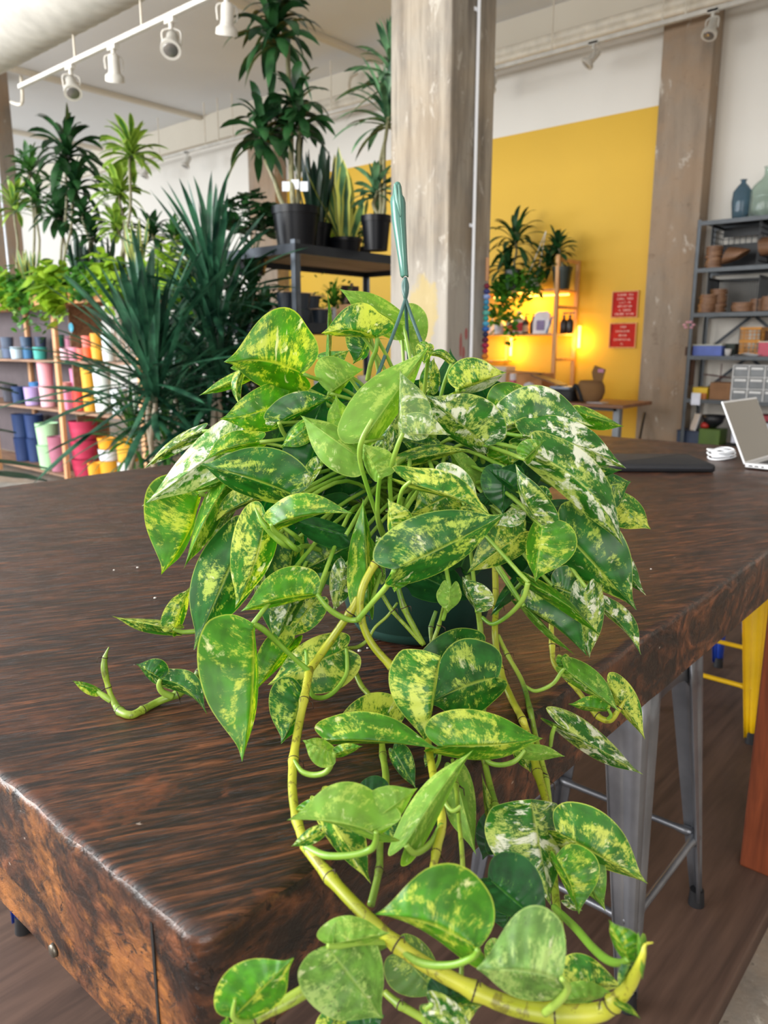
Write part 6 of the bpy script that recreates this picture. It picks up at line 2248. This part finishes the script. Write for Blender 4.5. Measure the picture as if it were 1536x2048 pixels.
for i in range(len(fol.mi), len(fol.f)):
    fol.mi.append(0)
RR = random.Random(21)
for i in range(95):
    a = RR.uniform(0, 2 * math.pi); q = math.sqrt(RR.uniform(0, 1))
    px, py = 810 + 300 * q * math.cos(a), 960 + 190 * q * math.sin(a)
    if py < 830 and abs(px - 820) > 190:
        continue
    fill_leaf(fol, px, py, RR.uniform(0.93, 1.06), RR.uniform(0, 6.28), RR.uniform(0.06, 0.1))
for row in CROWN:
    bx, by = row[0], row[1]
    hidden(bx, by, row[8].get('d', 0.9) + 0.001)
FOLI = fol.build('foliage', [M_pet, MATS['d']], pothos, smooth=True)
for (bx, by, tx, ty, l, r, ty_, k, kw) in CROWN:
    leaf(FOLI, bx, by, tx, ty, l, r, ty_, k, **kw)

# ---- trailing vines, each a part with its own leaves
def vine(paths, mat, leaves, nmain=1):
    mb = MB()
    for i_, p in enumerate(paths):
        n0 = len(mb.f)
        stem(mb, p, 12, nodes=i_ < nmain)
        if i_ >= nmain:
            mb.mi[n0:] = [2] * (len(mb.f) - n0)
    o = mb.build('vine', [mat, M_scar, M_pet], pothos, smooth=True)
    for row in leaves:
        bx, by, tx, ty, l, r, ty_, k = row[:8]
        kw = row[8] if len(row) > 8 else {}
        leaf(o, bx, by, tx, ty, l, r, ty_, k, **kw)
    return o


# long arching vine that drops over the near edge and runs to the right
vine([[(716, 1195, 0.80, 14), (700, 1225, 0.80, 15), (655, 1290, 0.80, 16), (619, 1340, 0.78, 17)],
      [(619, 1338, 0.78, 18), (608, 1400, 0.74, 16), (596, 1460, 0.71, 17), (587, 1520, 0.68, 18), (585, 1580, 0.645, 18), (594, 1640, 0.61, 19), (612, 1694, 0.575, 22)],
      [(610, 1690, 0.575, 24), (660, 1755, 0.54, 24), (725, 1825, 0.515, 26), (795, 1890, 0.50, 28), (860, 1935, 0.49, 30), (950, 1982, 0.48, 32), (1030, 2014, 0.475, 36), (1110, 2028, 0.47, 38), (1190, 2026, 0.465, 36), (1225, 2008, 0.46, 32), (1262, 1965, 0.45, 26), (1284, 1915, 0.44, 14), (1290, 1890, 0.44, 7), (1306, 1885, 0.44, 3)],
      [(612, 1694, 0.57, 18), (650, 1711, 0.555, 15), (705, 1710, 0.545, 14), (742, 1698, 0.54, 14), (752, 1680, 0.533, 12), (752, 1663, 0.528, 9)],
      [(793, 1893, 0.50, 10), (840, 1925, 0.485, 16), (900, 1930, 0.47, 14), (945, 1915, 0.46, 13), (956, 1899, 0.452, 11)],
      [(1090, 2026, 0.465, 16), (1122, 1998, 0.45, 16), (1136, 1975, 0.44, 14), (1124, 1957, 0.432, 11)],
      [(588, 1520, 0.675, 7), (604, 1543, 0.665, 11), (628, 1550, 0.66, 12), (652, 1544, 0.655, 12), (664, 1525, 0.652, 11), (669, 1505, 0.65, 9)],
      [(618, 1342, 0.775, 12), (590, 1318, 0.77, 10), (555, 1285, 0.76, 11), (528, 1260, 0.745, 12), (506, 1247, 0.737, 12)],
      [(612, 1300, 0.79, 7), (620, 1380, 0.78, 9), (640, 1396, 0.79, 10), (668, 1384, 0.80, 9), (692, 1350, 0.82, 9), (694, 1318, 0.83, 9), (692, 1297, 0.835, 7)]],
     M_vy,
     [(668, 1507, 605, 1480, 34, 16, 'u', 5, dict(d=0.65, under=True, lobe=1.2)),
      (668, 1507, 726, 1492, 14, 10, 'b', 5, dict(d=0.65, lobe=.6)),
      (655, 1510, 640, 1532, 18, 12, 'b', 4, dict(d=0.66)),
      (752, 1664, 574, 1640, 14, 80, 'u', 8, dict(d=0.53, dz=.01, under=True, bend=8, lobe=2.2)),
      (738, 1648, 836, 1576, 48, 30, 'u', 8, dict(d=0.535, dz=.01, under=True, lobe=.6)),
      (640, 1662, 582, 1693, 16, 14, 'y', 8, dict(d=0.545)),
      (956, 1897, 749, 1829, 32, 124, 'b', 8, dict(d=0.455, dz=.02, bend=14, arch=.10, lobe=.8)),
      (1123, 1958, 951, 1938, 46, 122, 's', 9, dict(d=0.435, dz=.015, under=False, bend=6, arch=.06, lobe=.5)),
      (1258, 1922, 1218, 1840, 14, 42, 'b', 9, dict(d=0.45)),
      (1262, 1925, 1236, 1976, 8, 14, 'g', 9, dict(d=0.45)),
      (1237, 2005, 1282, 2038, 8, 8, 'b', 9, dict(d=0.45)),
      (1280, 1880, 1285, 1960, 12, 6, 'u', 9, dict(d=0.44)),
      (692, 1297, 535, 1370, 66, 48, 'y', 2, dict(d=0.835, dz=-.02)),
      (604, 1376, 562, 1488, 12, 62, 'g', 3, dict(d=0.79, dz=-.03, bend=-6)),
      (590, 1277, 505, 1390, 14, 46, 'b', 2, dict(d=0.85, dz=-.02)),
      ], 3)
# vine from the crown over the pot and down the face of the edge
vine([[(780, 1090, 0.80, 12), (750, 1128, 0.79, 15), (724, 1180, 0.785, 16), (722, 1232, 0.785, 15), (742, 1285, 0.785, 15), (785, 1335, 0.78, 16), (830, 1380, 0.76, 16), (850, 1430, 0.73, 15), (858, 1500, 0.69, 15), (872, 1580, 0.63, 17), (884, 1645, 0.58, 18), (872, 1705, 0.55, 16), (862, 1760, 0.53, 14)],
      [(722, 1238, 0.78, 12), (700, 1240, 0.78, 11), (672, 1228, 0.775, 12), (652, 1212, 0.77, 11), (634, 1188, 0.77, 9)],
      [(715, 1240, 0.78, 12), (745, 1205, 0.765, 11), (775, 1170, 0.74, 12), (788, 1140, 0.715, 10)],
      [(884, 1650, 0.575, 14), (860, 1688, 0.56, 13), (830, 1706, 0.55, 13), (812, 1690, 0.545, 12)],
      [(880, 1480, 0.70, 8), (878, 1520, 0.69, 7), (862, 1550, 0.67, 7)]],
     M_vy,
     [(880, 1312, 852, 1492, 2, 96, 'y', 7, dict(d=0.72, dz=-.02, lobe=.3)),
      (996, 1354, 850, 1410, 58, 92, 'g', 5, dict(d=0.80, dz=-.03, lobe=1.4, bend=6)),
      (962, 1300, 800, 1352, 22, 56, 'g', 3, dict(d=0.86, dz=-.03)),
      (800, 1450, 641, 1478, 16, 72, 'y', 3, dict(d=0.76, dz=-.03)),
      (650, 1480, 880, 1498, 58, 6, 'b', 6, dict(d=0.68, dz=-.01, bend=-4)),
      (876, 1492, 1088, 1476, 72, 24, 'b', 7, dict(d=0.67, dz=.01, bend=6)),
      (811, 1690, 946, 1500, 34, 30, 'u', 8, dict(d=0.545, dz=.05, under=True, bend=-6)),
      (866, 1500, 850, 1535, 10, 12, 'g', 6, dict(d=0.69)),
      ])
# scarred vine in the lower left corner
vine([[(440, 2068, 0.47, 20), (510, 2035, 0.475, 22), (580, 2000, 0.48, 27), (660, 1950, 0.49, 27), (730, 1905, 0.50, 24), (775, 1882, 0.51, 20)],
      [(500, 2040, 0.47, 14), (478, 2042, 0.462, 13), (466, 2030, 0.458, 11), (470, 2000, 0.455, 6)],
      [(780, 1885, 0.505, 10), (720, 1885, 0.485, 12), (680, 1892, 0.475, 11), (655, 1892, 0.47, 10)]],
     M_vg,
     [(466, 2036, 588, 1915, 72, 40, 'b', 8, dict(d=0.458, dz=.0, arch=.08)),
      (445, 2075, 455, 2030, 14, 14, 'b', 8, dict(d=0.47)),
      (655, 1893, 766, 2037, 84, 88, 's', 7, dict(d=0.475, dz=.01, arch=.05, lobe=.7)),
      (656, 1890, 780, 1866, 46, 8, 'u', 6, dict(d=0.48, under=True, lobe=1.4)),
      (800, 1905, 880, 1992, 46, 56, 'g', 4, dict(d=0.53, under=True)),
      (648, 2075, 702, 1990, 30, 22, 'y', 6, dict(d=0.49)),
      (700, 2070, 770, 2030, 30, 30, 'd', 3, dict(d=0.53)),
      ])
vine([[(770, 1985, 0.53, 14), (800, 2010, 0.52, 16), (850, 2040, 0.51, 16), (880, 2070, 0.50, 14)],
      [(862, 2080, 0.47, 10), (850, 2045, 0.465, 11), (852, 2018, 0.46, 11), (866, 2008, 0.458, 8)]], M_vg,
     [(860, 2008, 952, 2075, 30, 26, 'w', 8, dict(d=0.458)),
      (868, 2000, 955, 1982, 44, 12, 'd', 6, dict(d=0.485)),
      (880, 2010, 965, 2010, 20, 40, 'y', 5, dict(d=0.49))])
# vines falling over the long edge on the right
vine([[(935, 1150, 0.90, 12), (952, 1200, 0.90, 12), (960, 1250, 0.91, 12), (965, 1320, 0.90, 12), (968, 1400, 0.84, 12), (962, 1480, 0.78, 13), (975, 1550, 0.74, 13), (990, 1610, 0.69, 14), (1003, 1660, 0.655, 12)],
      [(964, 1495, 0.77, 9), (975, 1522, 0.75, 10), (1000, 1530, 0.74, 10), (1030, 1522, 0.735, 10), (1050, 1500, 0.735, 7)]], M_vg,
     [(1048, 1502, 1131, 1513, 16, 16, 'u', 5, dict(d=0.735, under=True, lobe=1.8)),
      (1030, 1480, 1062, 1546, 26, 16, 'y', 2, dict(d=0.775)),
      (992, 1702, 963, 1546, 8, 20, 'y', 2, dict(d=0.66, dz=.05)),
      (1000, 1705, 1056, 1600, 40, 26, 'd', 2, dict(d=0.67, dz=.03)),
      (1005, 1640, 965, 1720, 34, 40, 'd', 1, dict(d=0.69))])
vine([[(990, 1130, 0.90, 13), (992, 1210, 0.905, 13), (990, 1270, 0.915, 13), (1000, 1340, 0.89, 14), (1022, 1395, 0.86, 14), (1045, 1440, 0.83, 14), (1062, 1490, 0.79, 15), (1075, 1545, 0.755, 17), (1090, 1595, 0.72, 16), (1100, 1640, 0.68, 14), (1112, 1663, 0.665, 12)],
      [(1058, 1150, 0.86, 8), (1020, 1190, 0.88, 8), (1000, 1215, 0.9, 8), (990, 1228, 0.905, 7)],
      [(1056, 1165, 0.79, 11), (1045, 1200, 0.80, 10), (1015, 1232, 0.83, 9), (985, 1248, 0.85, 8), (965, 1235, 0.87, 8)]], M_vy,
     [(1112, 1662, 1296, 1768, 78, 30, 'y', 6, dict(d=0.64, dz=-.02, lobe=.9)),
      (1118, 1668, 1211, 1822, 56, 30, 'u', 5, dict(d=0.65, dz=-.02)),
      (1062, 1598, 1102, 1812, 56, 104, 'w', 4, dict(d=0.66, dz=-.05, lobe=.1)),
      (976, 1756, 1098, 1862, 80, 40, 'd', 5, dict(d=0.575, dz=-.02, lobe=.9)),
      (1112, 1712, 1158, 1830, 70, 14, 'b', 5, dict(d=0.61, dz=-.02, bend=-6)),
      (1130, 1800, 1165, 1822, 14, 10, 'w', 4, dict(d=0.61))])
vine([[(996, 1270, 0.92, 8), (1015, 1310, 0.905, 9), (1045, 1365, 0.88, 10), (1060, 1420, 0.85, 11), (1075, 1490, 0.80, 11), (1092, 1560, 0.75, 12), (1100, 1620, 0.71, 12), (1105, 1700, 0.67, 13), (1112, 1800, 0.62, 16), (1122, 1880, 0.57, 17), (1120, 1930, 0.55, 15)],
      [(1050, 1372, 0.878, 7), (1072, 1382, 0.87, 8), (1105, 1368, 0.86, 8), (1122, 1345, 0.855, 8), (1129, 1337, 0.852, 6)],
      [(1108, 1815, 0.60, 14), (1150, 1855, 0.56, 16), (1185, 1895, 0.52, 17), (1215, 1920, 0.48, 17), (1240, 1926, 0.46, 15), (1256, 1918, 0.45, 12)]], M_vg,
     [(1129, 1337, 1240, 1425, 36, 16, 'u', 4, dict(d=0.85, dz=-.02)),
      (1125, 1312, 1130, 1345, 14, 14, 'b', 3, dict(d=0.88)),
      (1127, 1990, 1248, 1972, 62, 14, 'y', 5, dict(d=0.50, bend=-8)),
      (1130, 2000, 1235, 1990, 30, 10, 'u', 6, dict(d=0.49, under=True)),
      (1130, 2012, 1230, 2020, 16, 22, 'g', 4, dict(d=0.51)),
      ])
vine([[(1102, 1235, 0.93, 10), (1104, 1290, 0.915, 11), (1110, 1330, 0.90, 11), (1140, 1362, 0.885, 11), (1170, 1400, 0.87, 10), (1195, 1432, 0.855, 12), (1220, 1440, 0.845, 13), (1240, 1415, 0.84, 9), (1251, 1397, 0.84, 3)],
      [(1216, 1438, 0.845, 8), (1222, 1430, 0.84, 7), (1216, 1418, 0.838, 6)],
      [(1101, 1492, 0.82, 8), (1104, 1470, 0.81, 9), (1110, 1452, 0.805, 8)]], M_vy,
     [(1214, 1366, 1291, 1474, 36, 12, 'y', 3, dict(d=0.86, dz=-.02, tipdrop=.3)),
      (1217, 1421, 1136, 1408, 6, 26, 'b', 4, dict(d=0.84, lobe=.4)),
      (1116, 1449, 1286, 1549, 36, 20, 'w', 6, dict(d=0.80, dz=-.02, lobe=1.6))])
# green vines in front of the pot
vine([[(795, 1170, 0.86, 11), (808, 1215, 0.86, 12), (828, 1255, 0.86, 12), (848, 1290, 0.86, 10)],
      [(765, 1190, 0.86, 9), (785, 1222, 0.86, 8), (815, 1255, 0.86, 8), (845, 1288, 0.86, 9)],
      [(795, 1205, 0.865, 5), (775, 1232, 0.87, 6), (750, 1255, 0.87, 6), (735, 1280, 0.87, 7), (715, 1294, 0.865, 8), (693, 1296, 0.84, 7)],
      [(888, 1210, 0.85, 7), (878, 1250, 0.86, 8), (868, 1280, 0.86, 9), (866, 1300, 0.86, 8)],
      [(872, 1222, 0.88, 8), (862, 1255, 0.875, 9), (863, 1285, 0.865, 8)],
      [(898, 1182, 0.80, 8), (893, 1215, 0.84, 8), (886, 1240, 0.85, 8)]], M_vg, [], 5)
vine([[(700, 1300, 0.87, 10), (706, 1330, 0.87, 11), (722, 1370, 0.85, 11), (745, 1400, 0.83, 11), (760, 1450, 0.78, 12), (766, 1510, 0.73, 13), (772, 1560, 0.69, 15), (764, 1620, 0.64, 13), (760, 1690, 0.60, 14), (758, 1740, 0.575, 14), (742, 1810, 0.55, 16)]], M_vg,
     [(640, 1600, 742, 1768, 48, 28, 'y', 4, dict(d=0.60, dz=-.03)),
      (600, 1622, 672, 1598, 16, 12, 'b', 4, dict(d=0.61)),
      (770, 1592, 698, 1590, 6, 38, 'd', 4, dict(d=0.65)),
      (798, 1640, 790, 1697, 24, 30, 'g', 5, dict(d=0.58)),
      (786, 1498, 832, 1578, 28, 16, 'g', 2, dict(d=0.72))])
vine([[(905, 1520, 0.72, 8), (912, 1570, 0.68, 10), (918, 1640, 0.62, 9), (925, 1720, 0.57, 10), (926, 1800, 0.55, 10), (925, 1890, 0.54, 10), (922, 1960, 0.53, 10)],
      [(884, 1560, 0.66, 8), (888, 1600, 0.64, 9), (905, 1622, 0.63, 9), (922, 1612, 0.63, 8)]], M_vg,
     [(906, 1532, 953, 1712, 30, 36, 'u', 3, dict(d=0.70, dz=-.06, under=True)),
      (850, 1588, 878, 1660, 20, 20, 'd', 2, dict(d=0.67)),
      (1000, 1890, 975, 1935, 20, 24, 'u', 2, dict(d=0.55)),
      (1020, 1800, 1010, 1862, 30, 44, 'd', 1, dict(d=0.60))])
# the shoot lying on the table at the left, with a torn young leaf
vine([[(420, 1310, 0.88, 12), (398, 1345, 0.87, 14), (378, 1372, 0.862, 15), (355, 1388, 0.855, 16), (320, 1402, 0.85, 15), (285, 1420, 0.84, 15), (262, 1430, 0.838, 16), (240, 1422, 0.838, 16), (225, 1398, 0.843, 12), (217, 1375, 0.846, 10), (209, 1340, 0.845, 14), (210, 1315, 0.845, 9), (218, 1294, 0.845, 2)],
      [(345, 1393, 0.848, 14), (325, 1384, 0.842, 13), (318, 1370, 0.838, 11), (321, 1358, 0.836, 7)],
      [(222, 1402, 0.842, 11), (208, 1392, 0.842, 12), (192, 1380, 0.845, 7)],
      [(424, 1256, 0.93, 10), (395, 1262, 0.925, 10), (365, 1264, 0.92, 9), (347, 1258, 0.915, 6)]], M_vg,
     [(347, 1259, 224, 1232, 16, 14, 'y', 3, dict(d=0.915, dz=.01)),
      (346, 1258, 379, 1175, 30, 14, 'y', 3, dict(d=0.915, dz=.03)),
      (321, 1357, 272, 1328, 14, 32, 'g', 3, dict(d=0.836)),
      (321, 1357, 414, 1429, 34, 12, 'g', 3, dict(d=0.836, dz=-.01, bend=-14)),
      (196, 1381, 144, 1361, 14, 6, 'b', 3, dict(d=0.842))])
